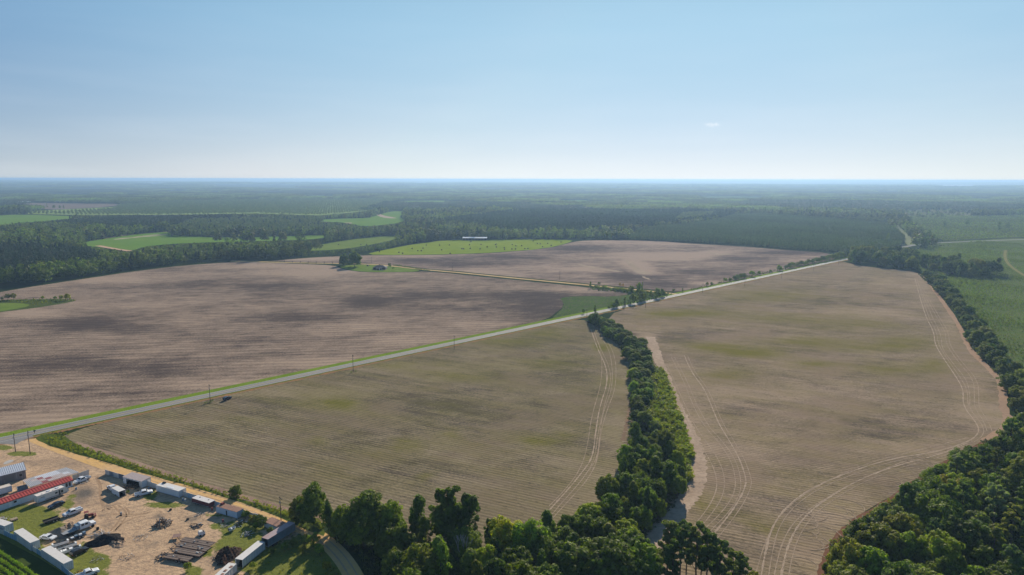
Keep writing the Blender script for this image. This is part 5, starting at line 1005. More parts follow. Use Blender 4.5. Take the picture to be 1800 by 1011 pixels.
def fence(label, pts, h, mat=FENCEM, group=None, name='metal_fence'):
    P = [np.array(p) for p in GP(pts)]; c = (P[0] + P[-1]) / 2; t = thing(name, label, 'fence', (*c, 0), 0, group); pan = MB(); n = 0
    for a, b_ in zip(P[:-1], P[1:]):
        d = b_ - a; L = np.hypot(*d); u = d / L; nn = np.array([-u[1], u[0]]); k = max(1, int(round(L / 2.4)))
        for i in range(k):
            q0 = a + u * (L * i / k + .015) - c; q1 = a + u * (L * (i + 1) / k - .015) - c; hh = h * random.uniform(.93, 1.05)
            vs = [(*(q0 - nn * .03), .02), (*(q1 - nn * .03), .02), (*(q1 + nn * .03), .02), (*(q0 + nn * .03), .02)]; vs += [(v[0], v[1], hh) for v in vs]
            pan.add(vs, [(0, 3, 2, 1), (4, 5, 6, 7), (0, 1, 5, 4), (1, 2, 6, 5), (2, 3, 7, 6), (3, 0, 4, 7)], mat if (i % 4) else OFFW)
            if i % 1 == 0: MB().box(q0[0] - .06, q0[0] + .06, q0[1] + nn[1] * .12 - .06, q0[1] + nn[1] * .12 + .06, 0, h * .98, GREY).build('post', t)
    pan.build('panel', t); return t

# long white building with the red roof (front base line runs along the camera side)
def red_building():
    o, ang, L = line((-34, 910), (127.8, 854.9)); t = thing('long_building', 'long low white building with a red metal roof at the left edge', 'building', (*o, .02), ang); x = L / 2; D = 4.4
    b = MB(); b.box(-x, x, 0, D, 0, 2.35, paint('pale_blue_white_wall', (.50, .57, .62), .6, .25)); b.build('wall', t)
    r = MB(); e = .35; r.slab([(-x - e, -e, 2.42), (x + e, -e, 2.42), (x + e, D / 2, 3.15), (-x - e, D / 2, 3.15)], .08, REDR); r.slab([(-x - e, D / 2 + .002, 3.15), (x + e, D / 2 + .002, 3.15), (x + e, D + e, 2.42), (-x - e, D + e, 2.42)], .08, REDR)
    g = MB(); g.add([(-x, 0, 2.35), (-x, D, 2.35), (-x, D / 2, 3.02)], [(0, 2, 1)], WHT); g.add([(x - .01, 0, 2.35), (x - .01, D, 2.35), (x - .01, D / 2, 3.02)], [(0, 1, 2)], WHT)
    rr = r.build('roof', t); MB().box(-x - e, x + e, D / 2 - .12, D / 2 + .12, 3.152, 3.2, REDR).build('ridge_cap', rr); MB().box(-x - e, x + e, -e - .03, -e - .002, 2.18, 2.40, plain('dark_red_fascia', (.12, .02, .02))).build('fascia', rr); g.build('gable', t)
    for k, xx in enumerate(np.linspace(-x + 3.5, x - 5, 4)):
        w = MB().box(xx - .45, xx + .45, -.03, -.002, 1.1, 1.8, GLS).build('window', t); MB().box(xx - .55, xx + .55, -.06, -.032, 1.0, 1.08, WHT).build('sill', w)
    MB().box(-x + 8.0, -x + 9.0, -.05, -.003, .05, 2.0, WHT).build('door', t)
    for xx in (x - 1.9, x - .9): MB().box(xx - .35, xx + .35, -.04, -.003, .5, 1.9, plain('dark_frame', (.05, .05, .05))).build('shelf_opening', t)
red_building()
# open shed with the patchwork roof
def patch_shed():
    zf, zb = 2.7, 3.6; FL_, FR_ = G(53, 856.4, zf), G(139.4, 830, zf); BL_ = G(40, 845, zb); BR_ = G(115.4, 821, zb)
    o, ang = (FL_ + FR_) / 2, math.atan2(*(FR_ - FL_)[::-1]); L = float(np.hypot(*(FR_ - FL_))); c, s = math.cos(ang), math.sin(ang)
    loc = lambda p: ((p - o)[0] * c + (p - o)[1] * s, -(p - o)[0] * s + (p - o)[1] * c); bl, br = loc(BL_), loc(BR_); x = L / 2; t = thing('open_shed', 'open sided shed with a patchwork of grey, white and red roof sheets', 'shed', (*o, .02), ang)
    D = (bl[1] + br[1]) / 2; shl = bl[0] + x; shr = br[0] - x; RS = [corrugated('grey_roof_sheet', (.40, .40, .41), (.2, .16, .13), .3, .45), corrugated('white_roof_sheet', (.62, .63, .66), (.35, .3, .27), .3, .45), corrugated('red_brown_roof_sheet', (.32, .09, .09), (.2, .1, .08), .3, .45), corrugated('pale_rust_roof_sheet', (.52, .46, .43), (.40, .16, .09), .5, .45)]
    pat = [[0, 0, 2, 3, 3, 3, 3, 0], [0, 0, 3, 2, 3, 3, 1, 0], [0, 3, 2, 1, 1, 1, 0, 0], [3, 0, 1, 1, 1, 1, 0, 0]]
    r = MB(); nx_, ny_ = 8, 4
    def pt(u, v): xa = -x + shl * v; xb = x + shr * v; return (xa + (xb - xa) * u, D * v, zf + (zb - zf) * v)
    for j in range(ny_):
        for i in range(nx_):
            dz = .012 * ((i + j) % 2); q = [pt(i / nx_, j / ny_), pt((i + 1) / nx_, j / ny_), pt((i + 1) / nx_, (j + 1) / ny_), pt(i / nx_, (j + 1) / ny_)]
            r.slab([(a, b2, z + dz) for a, b2, z in q], .05, RS[pat[j][i]])
    r.build('roof', t)
    for v in (.04, .96):
        for i in range(6):
            p = pt(.02 + i * .192, v); MB().box(p[0] - .08, p[0] + .08, p[1] - .08, p[1] + .08, 0, p[2] - .07, WOODP).build('post', t)
    bm_ = MB(); 
    for v in (.04, .96): p = pt(.01, v); q = pt(.99, v); bm_.box(p[0], q[0], p[1] - .05, p[1] + .05, p[2] - .25, p[2] - .08, WOODP)
    bm_.build('beam', t)
    for k in range(7):   # things stored beneath
        p = pt(.08 + k * .13, .45); w = random.uniform(.6, 1.0); o2 = (o[0] + p[0] * c - p[1] * s, o[1] + p[0] * s + p[1] * c)
        tt = thing('storage_crate', '%s wooden crate under the patchwork shed, %s from its left end' % (['red', 'grey', 'brown', 'pale', 'red', 'dark', 'brown'][k], ['first', 'second', 'third', 'fourth', 'fifth', 'sixth', 'seventh'][k]), 'crate', (*o2, .02), ang, 'crates under the patchwork shed')
        mm = [MAR, GREY, WOODP, OFFW, LAMP, BLACKP, WOODP][k]; bb = MB(); bb.box(-w, w, -.7, .7, .08, 1.0, mm); bb.build('body', tt); sl = MB(); [sl.box(-w - .03, w + .03, -.73, -.702, z, z + .12, WOODP) for z in (.15, .5, .82)]; sl.box(-w, w, -.7, .7, 1.003, 1.05, WOODP); sl.build('slats', tt)
patch_shed()
def grey_barn():
    o, ang, L = line((-60, 868), (46.5, 841)); t = thing('barn', 'pale grey metal barn with a bright roof at the left edge', 'barn', (*o, .02), ang); x = L / 2; D = 8; wm = corrugated('dull_barn_wall', (.22, .21, .22), (.14, .09, .08), .5, .8, 0, .7); rm = corrugated('bright_barn_roof', (.60, .62, .66), (.4, .36, .33), .25, .6, 0, .5)
    b = MB(); b.box(-x, x, 0, D, 0, 3.5, wm); b.add([(x - .005, 0, 3.5), (x - .005, D, 3.5), (x - .005, D / 2, 5.0)], [(0, 1, 2)], wm); b.build('wall', t)
    r = MB(); e = .25; r.slab([(-x - e, -e, 3.42), (x + e, -e, 3.42), (x + e, D / 2, 5.05), (-x - e, D / 2, 5.05)], .07, rm); r.slab([(-x - e, D / 2 + .002, 5.05), (x + e, D / 2 + .002, 5.05), (x + e, D + e, 3.42), (-x - e, D + e, 3.42)], .07, rm); r.build('roof', t)
    for xx in (x - 5.0,): MB().box(xx - 1.5, xx + 1.5, -.06, -.003, 0, 2.8, plain('barn_door_grey', (.16, .15, .15))).build('door', t)
    for xx in (x - 1.6, x - 8.5): MB().box(xx - .4, xx + .4, -.05, -.003, 1.4, 2.2, GLS).build('window', t)
grey_barn()
box_trailer('box_truck_body', 'weathered white box van body with a rusty cream roof at the left edge', 'van body', (-18, 878), (21.5, 866.2), 2.5, 2.6, WHT, paint('cream_roof', (.56, .50, .43), .7, .5, (.35, .22, .14)), wheels=True, z0=.5, doors=True)
# open blue skip
o, a_, L = line((32, 866.3), (50, 861.6)); t = thing('skip_container', 'open topped blue grey metal skip left of the patchwork shed', 'skip', (*o, .02), a_); b = MB(); BLUEG = paint('blue_grey_paint', (.16, .24, .32), .5, .4)
for x0, x1, y0, y1 in ((-L / 2, L / 2, 0, .08), (-L / 2, L / 2, 2.3, 2.38), (-L / 2, -L / 2 + .08, .082, 2.298), (L / 2 - .08, L / 2, .082, 2.298)): b.box(x0, x1, y0, y1, .05, 1.45, BLUEG)
b.box(-L / 2, L / 2, .08, 2.3, .0, .12, DRK); b.build('body', t); b = MB(); [b.box(x - .05, x + .05, -.06, -.002, .05, 1.4, BLUEG) for x in np.linspace(-L / 2 + .3, L / 2 - .3, 5)]; b.build('ribs', t)
fence('grey green board fence running right from the patchwork shed', [(128, 843.5), (143, 839), (157, 834)], 1.9, corrugated('grey_green_boards', (.20, .23, .22), (.12, .1, .09), .4, .35), name='board_fence')
def debris(name, label, cat, c, r, hh, n, mats, seed, long=1.0, thick=.09, group=None):
    rr = random.Random(seed); p = G(*c); t = thing(name, label, cat, (*p, .02), 0, group); per = {}
    for i in range(n):
        m = mats[rr.randrange(len(mats))]; b = per.setdefault(m.name, (m, MB()))[1]; a = rr.uniform(0, 6.28); q = rr.uniform(0, 1) ** .6 * r; zz = hh * (1 - (q / r) ** 1.5) * rr.uniform(.2, 1)
        d = Vector((rr.uniform(-1, 1), rr.uniform(-1, 1), rr.uniform(-.35, .45))).normalized() * long * rr.uniform(.4, 1.1); m0 = Vector((q * math.cos(a), q * math.sin(a), zz + thick))
        e0, e1 = m0 - d / 2, m0 + d / 2; e0.z = max(e0.z, .03); e1.z = max(e1.z, .03); b.tube(e0, e1, thick, thick * .7, m, 5)
    for k, (m, b) in per.items(): b.build('sticks' if 'wood' in k or 'bark' in k or 'brush' in k else 'pieces', t)
    return t
def mound(name, label, cat, c, r, hh, mat, seed, squash=(1, 1), rough_=.25):
    rr = np.random.default_rng(seed); bm = bmesh.new(); bmesh.ops.create_grid(bm, x_segments=26, y_segments=26, size=1.0); ph = rr.uniform(0, 6, 6)
    for v in bm.verts:
        x, y = v.co.x, v.co.y; d = math.hypot(x, y) * (1 + .18 * math.sin(3 * math.atan2(y, x) + ph[0]) + .1 * math.sin(5 * math.atan2(y, x) + ph[1]))
        z = hh * max(0, 1 - d) ** .9 * (1 + rough_ * math.sin(7 * x + ph[2]) * math.sin(8 * y + ph[3]) + rough_ * .6 * math.sin(17 * x + ph[4]) * math.sin(15 * y + ph[5]))
        v.co = Vector((x * r * squash[0], y * r * squash[1], z - .03 if d < 1 else -.05))
    me = bpy.data.meshes.new(name); bm.to_mesh(me); bm.free(); me.materials.append(mat); o = bpy.data.objects.new(name, me); COL.objects.link(o); p = G(*c); o.location = (*p, .02); o.rotation_euler = (0, 0, ph[0]); return tag(o, label, cat)
# vehicles
car('pickup_truck', 'white pickup truck parked at the right end of the red roofed building', 'pickup truck', (156.2, 841.8), (132.4, 851.6), WHT, 'pickup')
car('parked_car', 'dark blue car parked in the grass below the travel trailer', 'car', (111, 886), (87, 895), NAVY, 'sedan')
car('service_truck', 'white pickup with raised tool boxes on its bed, parked on the lawn', 'pickup truck', (142.8, 899), (113, 909.5), WHT, 'service')
car('parked_car', 'white car parked on the grass beside the second container', 'car', (74, 947), (96, 949), WHT, 'sedan')
car('suv', 'black estate car parked below the white tote stacks', 'car', (128, 979), (151, 968), BLACKP, 'suv')
car('pickup_truck', 'white pickup truck hitched in front of the small white box trailer', 'pickup truck', (205, 867), (190.5, 856.5), WHT, 'pickup')
car('parked_car', 'dark blue car standing alone at the road edge of the stubble field', 'car', (391.5, 706.3), (407.5, 699.5), NAVY, 'suv')
car('pickup_truck', 'small white pickup with a dark rear window in the middle of the dirt yard', 'pickup truck', (247, 871.5), (258.5, 869), WHT, 'pickup')
car('pickup_truck', 'white pickup cut by the bottom edge next to orange machine parts', 'pickup truck', (144, 1016), (164, 1009), WHT, 'pickup')
# travel trailer
def rv():
    o, ang, L = line((66.5, 887), (122.5, 866.8)); t = thing('travel_trailer', 'white travel trailer with dark windows beside the long red roofed building', 'travel trailer', (*o, .02), ang); x = L / 2; RVW = paint('cream_white_shell', (.60, .59, .55), .4, .25)
    b = MB(); b.prism([(-x, .45), (x - 1.0, .45), (x, 1.0), (x - .15, 1.5), (x - 1.35, 2.78), (-x, 2.82)], lambda a, z: 1.2, RVW); b.v = [(v[0], v[1] + 1.2, v[2]) for v in b.v]; b.build('body', t)
    MB().box(-x + .03, x - 1.5, .04, 2.36, 2.822, 2.89, paint('cream_roof_membrane', (.66, .60, .54), .7, .3)).build('roof', t)
    for xx in (-x + 3.6, -x + 6.4): MB().box(xx, xx + .9, .85, 1.55, 2.892, 3.14, WHT).build('air_conditioner', t)
    for xx in (-x + 1.6, -x + 5.1): MB().box(xx, xx + .4, .5, .9, 2.892, 2.97, GREY).build('roof_vent', t)
    for x0, x1, z0, z1 in ((-x + 1.0, -x + 2.2, 1.4, 2.0), (-x + 5.6, -x + 6.4, 1.5, 2.1), (-x + 7.5, -x + 7.9, 1.2, 2.1), (x - 2.6, x - 2.0, 1.3, 2.1)): MB().box(x0, x1, -.03, -.003, z0, z1, GLS).build('window', t)
    d = MB().box(-x + 6.7, -x + 7.3, -.035, -.003, .55, 2.4, plain('dark_door', (.05, .05, .05))).build('door', t); MB().tube((-x + 7.22, -.06, 1.3), (-x + 7.22, -.06, 1.6), .02, .02, STEEL, 5).build('handle', d)
    MB().box(-x + .1, x - .8, -.02, -.0025, .62, .95, plain('grey_stripe', (.25, .25, .24))).build('stripe', t); MB().box(-x + .4, -x + 2.4, -.045, -.022, .7, 1.9, plain('pale_rear_panel', (.45, .52, .58))).build('slide_out', t)
    for xx in (-x + 4.3, -x + 5.25):
        for yy in (.14, 2.26): wheel(t, xx, yy, .36, .22)
    MB().tube((x - .4, 1.2, .5), (x + 1.0, 1.2, .5), .06, .05, GREY).build('tow_hitch', t)
rv()
# small enclosed trailer with an open dark rear
zt = 2.15; A = G(210.0, 875.2); nl = (G(201.6, 858, zt) - G(210.5, 866.5, zt)); ang = math.atan2(*(G(221.7, 862.5, zt) - G(210.5, 866.5, zt))[::-1]); L = float(np.hypot(*(G(221.7, 862.5, zt) - G(210.5, 866.5, zt)))); D = float(np.hypot(*nl))
t = thing('cargo_trailer', 'small white box trailer with its dark end open towards the yard', 'trailer', (*A, .02), ang); b = MB()
b.box(0, .06, 0, D, .25, zt, WHT); b.box(L - .06, L, 0, D, .25, zt, WHT); b.box(.06, L - .06, D - .06, D, .25, zt, WHT); b.box(.06, L - .06, .0, D - .06, .25, .32, DRK); b.build('wall', t)
MB().box(-.04, L + .04, -.04, D + .04, zt + .002, zt + .08, ROOFW).build('roof', t); [wheel(t, xx, D * .5, .3, .2) for xx in ()]
for s in (0, 1):
    w = MB().tube((-.12 + s * (L + .24), D * .45, .3), (-.02 + s * (L + .04), D * .45, .3), .3, .3, BLK, 12).build('wheel', t); MB().tube((-.135 + s * (L + .27), D * .45, .3), (-.11 + s * (L + .22), D * .45, .3), .16, .16, STEEL, 10).build('rim', w)
# black flatbed trailer on the lawn
def flat(name, label, A, B, w, z, deck, side=None, wheels=2, group=None, boards=.0):
    o, ang, L = line(A, B); t = thing(name, label, 'trailer', (*o, .02), ang, group); x = L / 2; MB().box(-x, x, 0, w, z, z + .12, deck).build('deck', t)
    f = MB(); f.box(-x, x, -.06, -.002, z - .12, z + .14 + boards, side or BLACKP); f.box(-x, x, w + .002, w + .06, z - .12, z + .14 + boards, side or BLACKP); f.box(-x + .3, x - .3, .4, .55, z - .25, z - .002, side or BLACKP); f.box(-x + .3, x - .3, w - .55, w - .4, z - .25, z - .002, side or BLACKP); f.build('frame', t)
    for k in range(wheels):
        for yy in (-.18, w + .18): wheel(t, x * .1 + k * .95, yy, min(.38, z - .02) if z > .4 else .36, .22)
    return t, x, L
t, x, L = flat('flatbed_trailer', 'black low sided flatbed trailer on the lawn behind the sand pile', (79, 923.5), (106, 914.5), 2.1, .5, DRK, BLACKP, boards=.35); MB().tube((-x, 1.05, .45), (-x - 1.2, 1.05, .45), .06, .05, GREY).build('tow_hitch', t)
# flatbed lorry with white crew cab
o, ang, L = line((112, 946.5), (170, 924.8)); t = thing('flatbed_truck', 'white crew cab lorry with a long dark flatbed beside the sand pile', 'truck', (*o, .02), ang); x = L / 2; W = 2.35
b = MB(); b.prism([(x - 4.7, .7), (x - .1, .7), (x, .95), (x - .05, 1.45), (x - 1.5, 1.62), (x - 2.0, 2.45), (x - 2.3, 2.55), (x - 4.4, 2.55), (x - 4.7, 2.4)], lambda a, z: W / 2 * (1 - .08 * (z > 1.7)) * (1 - .1 * (a > x - .3)), WHT); b.v = [(v[0], v[1] + W / 2, v[2]) for v in b.v]; b.build('cab', t)
for x0, x1 in ((x - 4.3, x - 3.5), (x - 3.2, x - 2.4)):
    for yy in (-.0, W - .02): MB().box(x0, x1, yy + (.03 if yy < 1 else -.03), yy + (.055 if yy < 1 else -.005), 1.7, 2.3, GLS).build('side_window', t)
m = MB(); m.quad((x - 1.47, .25, 1.68), (x - 1.47, W - .25, 1.68), (x - 1.97, W - .3, 2.42), (x - 1.97, .3, 2.42), GLS); m.build('windshield', t)
MB().box(-x, x - 4.9, -.05, W + .05, 1.0, 1.14, GREY).build('flatbed', t); MB().box(x - 5.6, x - 4.85, .1, W - .1, 1.143, 2.3, BLUEG).build('headboard', t); MB().box(-x + .2, x - .5, W / 2 - .45, W / 2 + .45, .55, .8, BLACKP).build('chassis', t)
b = MB(); b.box(-x + 3.2, x - 5.7, .2, W - .2, 1.143, 1.5, BLUEG); b.build('bed_cover', t)
for xx in (x - 1.1, -x + 1.4, -x + 2.6):
    for yy in (.12, W - .12): wheel(t, xx, yy, .5, .3)
t, x, L = flat('low_trailer', 'low dark trailer loaded with white parts in front of the lorry', (124, 952.5), (152.5, 942.5), 2.0, .45, DRK, BLACKP)
for k in range(4): MB().box(-x + .4 + k * 1.1, -x + 1.2 + k * 1.1, .4 + .3 * (k % 2), 1.2 + .3 * (k % 2), .573, .85 + .12 * k, WHT if k % 2 == 0 else BLUEG).build('load', t)
# red machine
o, ang, L = line((150.5, 914), (164, 911)); t = thing('red_tractor', 'small dark red tractor standing behind the white cab lorry', 'tractor', (*o, .02), ang); RD = paint('machine_red', (.20, .035, .03), .5, .5)
b = MB(); b.box(-.3, 1.3, .5, 1.3, .7, 1.35, RD, .06); b.build('bonnet', t); b = MB(); [b.tube((xx, yy, .9), (xx, yy, 2.2), .05, .05, RD, 6) for xx in (-1.2, -.2) for yy in (.45, 1.45)]; b.build('roll_frame', t); MB().box(-1.35, -.05, .3, 1.6, 2.2, 2.28, RD).build('canopy', t); MB().box(-1.0, -.5, .65, 1.2, .9, 1.3, BLK).build('seat', t)
for xx, r in ((-.8, .65), (.95, .4)):
    for yy in (.2, 1.65): wheel(t, xx, yy, r, .32, RD)
b = MB(); b.box(1.5, 1.9, .1, 1.8, .25, .9, RD); b.tube((.6, .4, 1.1), (1.6, .4, .6), .06, .06, RD, 6); b.tube((.6, 1.5, 1.1), (1.6, 1.5, .6), .06, .06, RD, 6); b.build('loader', t)
# piles
SANDG = ground_mat('grey_gravel', (.17, .145, .12), (.21, .18, .15), (.13, .11, .09), .5, 2.0); SANDT = ground_mat('tan_rubble', (.36, .27, .19), (.24, .17, .12), (.14, .10, .08), .6, 2.2); BLKT = ground_mat('black_mulch', (.022, .022, .024), (.035, .033, .033), (.015, .015, .016), .5, 1.5)
mound('gravel_pile', 'smooth grey brown gravel pile beside the flatbed lorry', 'pile', (105.5, 938), 4.0, 2.2, SANDG, 1, (1, .85), .06); mound('rubble_pile', 'tan rubble heap right behind the grey gravel pile', 'pile', (123, 930), 4.2, 1.6, SANDT, 2, (1.2, .8), .4)
mound('mulch_pile', 'large black pile in the dirt yard below the white cab lorry', 'pile', (184, 950.5), 4.8, 2.0, BLKT, 3, (1.1, .8), .15); mound('rubble_pile', 'low brown spoil heap beside the black pile', 'pile', (204, 955), 3.2, .6, SANDT, 4, (1.3, .7), .5)
debris('log_pile', 'heap of brown cut logs in the open dirt', 'log pile', (286, 922), 2.6, 2.0, 90, [BARK, BARK_PALE, WOODP, paint('brown_bark_wood', (.16, .09, .055), .9)], 3, 2.0, .13)
BRUSH = paint('dry_brush_wood', (.11, .065, .05), .9, .4); mound('brush_pile', 'big dark reddish brush pile left of the white semi trailer', 'brush pile', (399, 978), 4.2, 2.6, ground_mat('dead_brush', (.045, .03, .025), (.08, .05, .04), (.03, .025, .02), .4, 2.5), 5, (1.2, .8), .35)
debris('branch_tangle', 'tangle of dry branches over the dark brush pile', 'branches', (400, 977), 4.6, 2.6, 130, [BRUSH, BARK], 9, 1.8, .05)
debris('scrap_heap', 'small heap of white broken boards near the container row', 'scrap heap', (434, 940), 2.0, .6, 34, [WHT, OFFW, GREY, BARK], 4, 1.5, .08); debris('scrap_heap', 'white scrap on dark junk beside the leafy bushes of the yard fence', 'scrap heap', (423, 921), 2.0, 1.1, 36, [WHT, OFFW, BLACKP, BARK], 6, 1.3, .1)
debris('junk_heap', 'tangled metal junk in front of the rusty flatbed trailers', 'scrap heap', (286, 980), 1.8, 1.4, 44, [BLACKP, GREY, BLK, BLUEG], 8, 1.2, .1); debris('junk_heap', 'dark scraps of branches on the dirt beside the spoil heap', 'scrap heap', (207, 953.5), 2.2, .5, 30, [BARK, BRUSH], 12, 1.6, .05)
debris('machine_parts', 'orange and yellow machine parts beside the white pickup at the bottom', 'scrap heap', (141, 1008), 1.3, 1.0, 26, [paint('orange_paint', (.45, .14, .03), .5), paint('yellow_paint', (.5, .34, .04), .5), BLACKP], 13, .9, .12)
debris('timber_stack', 'flat stack of old grey boards above the black pile', 'timber', (176, 941), 2.6, .35, 26, [GREY, OFFW, paint('grey_wood', (.25, .22, .19), .9)], 14, 3.0, .09); debris('scrap_heap', 'brown and white scrap at the left edge beside the first container', 'scrap heap', (4, 914), 1.8, .9, 34, [MAR, OFFW, WOODP], 15, 1.2, .1)
o = G(24.5, 914.5); t = thing('pallet_stack', 'small stack of pale wooden pallets on the lawn', 'pallets', (*o, .02), .9)
for k in range(4):
    b = MB(); z = .15 * k; [b.box(-.95, .95, -.8 + .33 * j, -.62 + .33 * j, z + .10, z + .125, WOODP) for j in range(5)]; [b.box(xx - .05, xx + .05, -.8, .7, z, z + .098, WOODP) for xx in (-.88, 0, .88)]; b.build('pallet_layer', t)
# white totes in rows
rows = [((93.5, 962), (119, 954), 8, .0), ((98.5, 970), (133, 958.5), 11, 0), ((109, 974), (141, 964), 9, 0)]
for ri, (a, b_, n, _) in enumerate(rows):
    pa, pb = G(*a), G(*b_); ang = math.atan2(*(pb - pa)[::-1])
    for k in range(n):
        p = pa + (pb - pa) * (k + .5) / n
        if ri == 2 and k in (1, 4): continue
        rn = ['back', 'middle', 'front'][ri]; on = ['first', 'second', 'third', 'fourth', 'fifth', 'sixth', 'seventh', 'eighth', 'ninth', 'tenth', 'eleventh'][k]
        tt = thing('liquid_tote', 'white tank tote in the %s row, %s place from the container' % (rn, on), 'tote', (*p, .02), ang + random.uniform(-.05, .05), 'white tank totes'); b = MB(); s = .56 if n < 10 else .52
        b.box(-s, s, -s, s, .14, 1.0, plain('milky_plastic', (.8, .8, .78), .5), .03); b.build('tank', tt); q = MB(); [q.box(-s - .02, s + .02, -s - .02, s + .02, z, z + .03, OFFW) for z in (.3, .6)]; q.build('cage', tt); MB().box(-s, s, -s, s, 0, .13, DRK).build('pallet', tt); MB().tube((0, 0, 1.0), (0, 0, 1.06), .13, .13, BLUEG if k % 3 else BLK, 8).build('cap', tt)
# containers and blue white fence along the lower left
for (tl, tr, bl, br, lb) in (((-16, 917.5), (8, 925.2), 0, 0, 'shipping container at the left edge, first of three along the fence'), ((24, 934), (53, 954.8), 0, 0, 'grey topped white container, middle one of three along the fence'), ((72.3, 965.6), (111.5, 991.4), 0, 0, 'largest and nearest white container of three along the fence')):
    hh = 2.6; a = G(*tl, hh); b2 = G(*tr, hh); c = (a + b2) / 2; ang = math.atan2(*(b2 - a)[::-1]); L = float(np.hypot(*(b2 - a))); t = thing('shipping_container', lb, 'container', (*c, .02), ang, 'white containers'); x = L / 2
    MB().box(-x, x, 0, 2.44, .05, hh - .05, CONT).build('body', t); MB().box(-x - .01, x + .01, -.01, 2.45, hh - .048, hh + .02, ROOFW).build('roof', t)
    d = MB().box(x + .012, x + .05, .08, 2.36, .12, hh - .14, paint('container_door', (.42, .48, .52), .5, .4)).build('door', t); r = MB(); [r.tube((x + .08, yy, .15), (x + .08, yy, hh - .16), .03, .03, GREY, 6) for yy in (.5, 1.0, 1.45, 1.95)]; r.build('lock_rod', d)
    f = MB(); [f.box(xx - .06, xx + .06, yy - .06, yy + .06, .0, hh - .06, OFFW) for xx in (-x, x) for yy in (0, 2.44)]; f.build('corner_post', t)
BLUEF = corrugated('light_blue_sheeting', (.22, .36, .48), (.2, .24, .26), .35, 1.1)
fence('long light blue metal fence in front of the three white containers', [(-60, 916), (0, 937.5), (30, 951.5), (72.3, 977.8), (95, 992.5), (121.4, 1013), (150, 1035), (190, 1068)], 1.75, BLUEF)
# right hand row beside the orange lane
fence('dark weathered metal fence, leftmost piece along the orange lane', [(185.2, 833.6), (200, 838), (218, 843.5), (235, 848)], 1.9, corrugated('weathered_blue_sheeting', (.22, .26, .31), (.09, .08, .08), .8, 1.0), 'yard fences')
def lean_shed():
    o, ang, L = line((217, 849.5), (250, 858.2)); t = thing('lean_to_shed', 'white fronted lean-to shed with a dark open front beside the orange lane', 'shed', (*o, .02), ang); x = L / 2; D = 3.6
    b = MB(); b.box(-x, -x + 1.6, 0, .08, .05, 2.5, WHT); b.box(x - 1.5, x, 0, .08, .05, 2.4, OFFW); b.box(x - .08, x, .082, D, .05, 2.4, WHT); b.box(-x, -x + .08, .082, D, .05, 2.4, WHT); b.box(-x, x, D + .002, D + .08, .05, 2.5, GREY); b.box(-x + 1.6, x - 1.5, 0, .08, 2.05, 2.5, WHT); b.build('wall', t)
    MB().slab([(-x - .1, -.15, 2.56), (x + .1, -.15, 2.56), (x + .1, D + .2, 2.75), (-x - .1, D + .2, 2.75)], .06, paint('dull_pink_grey_roof', (.36, .30, .29), .7, .4)).build('roof', t); MB().box(-x + .08, x - .08, .08, D, .04, .07, DRK).build('floor', t)
lean_shed()
debris('pipe_rack', 'dark heap of pipes in front of the lean-to shed', 'pipes', (233, 856.5), 2.6, 1.5, 60, [BLACKP, DRK, BARK], 20, 3.0, .1)
fence('short pale fence between the lean-to shed and the white container', [(259, 854), (268, 857), (277, 860)], 1.9, FENCEM, 'yard fences')
t, L, ang, o = box_trailer('storage_container', 'white storage container with a pale dusty roof beside the orange lane', 'container', (275.5, 864.5), (315, 875.4), 2.9, 2.4, WHT, ROOFW, doors=True)
b = MB(); b.box(-L / 2 + .5, -L / 2 + 1.9, 1.9, 2.7, 2.5, 2.95, BLACKP, .15); b.build('roof_junk', t); b = MB(); b.slab([(-1.0, .3, 2.56), (2.6, .35, 2.56), (1.7, 1.4, 2.56), (-1.3, 1.2, 2.56)], .05, WHT); b.build('roof_panel', t)
fence('pale striped fence between the white container and the maroon trailer', [(323, 872.5), (338, 877.5), (352, 881.5), (370, 887), (388, 893)], 1.9, FENCEM, 'yard fences')
t, L, ang, o = box_trailer('stock_trailer', 'maroon trailer with a white roof parked in the shade beside the fence', 'trailer', (338, 885), (368, 894.3), 2.4, 1.9, MAR, paint('white_trailer_roof', (.6, .57, .55), .5, .2), wheels=True, z0=.45)
for k in (.25, .75): MB().box(-L / 2 + L * k - .2, -L / 2 + L * k + .2, 1.4, 1.8, 1.992, 2.06, BLACKP).build('roof_vent', t)
t, L, ang, o = box_trailer('storage_container', 'pale blue container with a rusty red roof beside the orange lane', 'container', (380.6, 901.8), (417, 912.3), 2.7, 2.3, paint('pale_blue_paint', (.42, .52, .62), .5, .25), RUSTR, z0=.1, doors=True)
MB().box(-.25, .25, -.06, -.003, .2, 1.9, BLACKP).build('side_door', t); MB().box(-L / 2 + .3, -L / 2 + 1.4, 1.4, 2.4, 2.392, 2.95, RD, .1).build('roof_junk', t)
fence('pale blue fence half hidden by bushes right of the rusty roofed container', [(428, 905.5), (440, 909), (455, 914), (470, 919)], 1.8, paint('pale_blue_paint', (.42, .52, .62), .5, .25), 'yard fences')
t, L, ang, o = box_trailer('low_shed', 'low shed with a rusty brown roof among bushes below the utility pole', 'shed', (465, 926.5), (493, 938), 3.0, 1.9, OFFW, RUSTR, z0=.05, overhang=.2)
t, L, ang, o = box_trailer('semi_trailer', 'long dark blue grey semi trailer with a rust stained roof', 'trailer', (472, 966.7), (519, 937.2), 2.5, 3.3, SEMI, paint('rust_stained_roof', (.30, .24, .25), .6, .8, (.30, .13, .08), scale=.4), open_left=True, wheels=True, z0=.9); MB().box(-L / 2 - .02, -L / 2 + .05, .1, 2.4, .9, 1.05, GREY).build('bumper', t); MB().box(L / 2 - 2.2, L / 2 - 1.9, .6, 1.9, .0, .88, GREY).build('landing_leg', t)
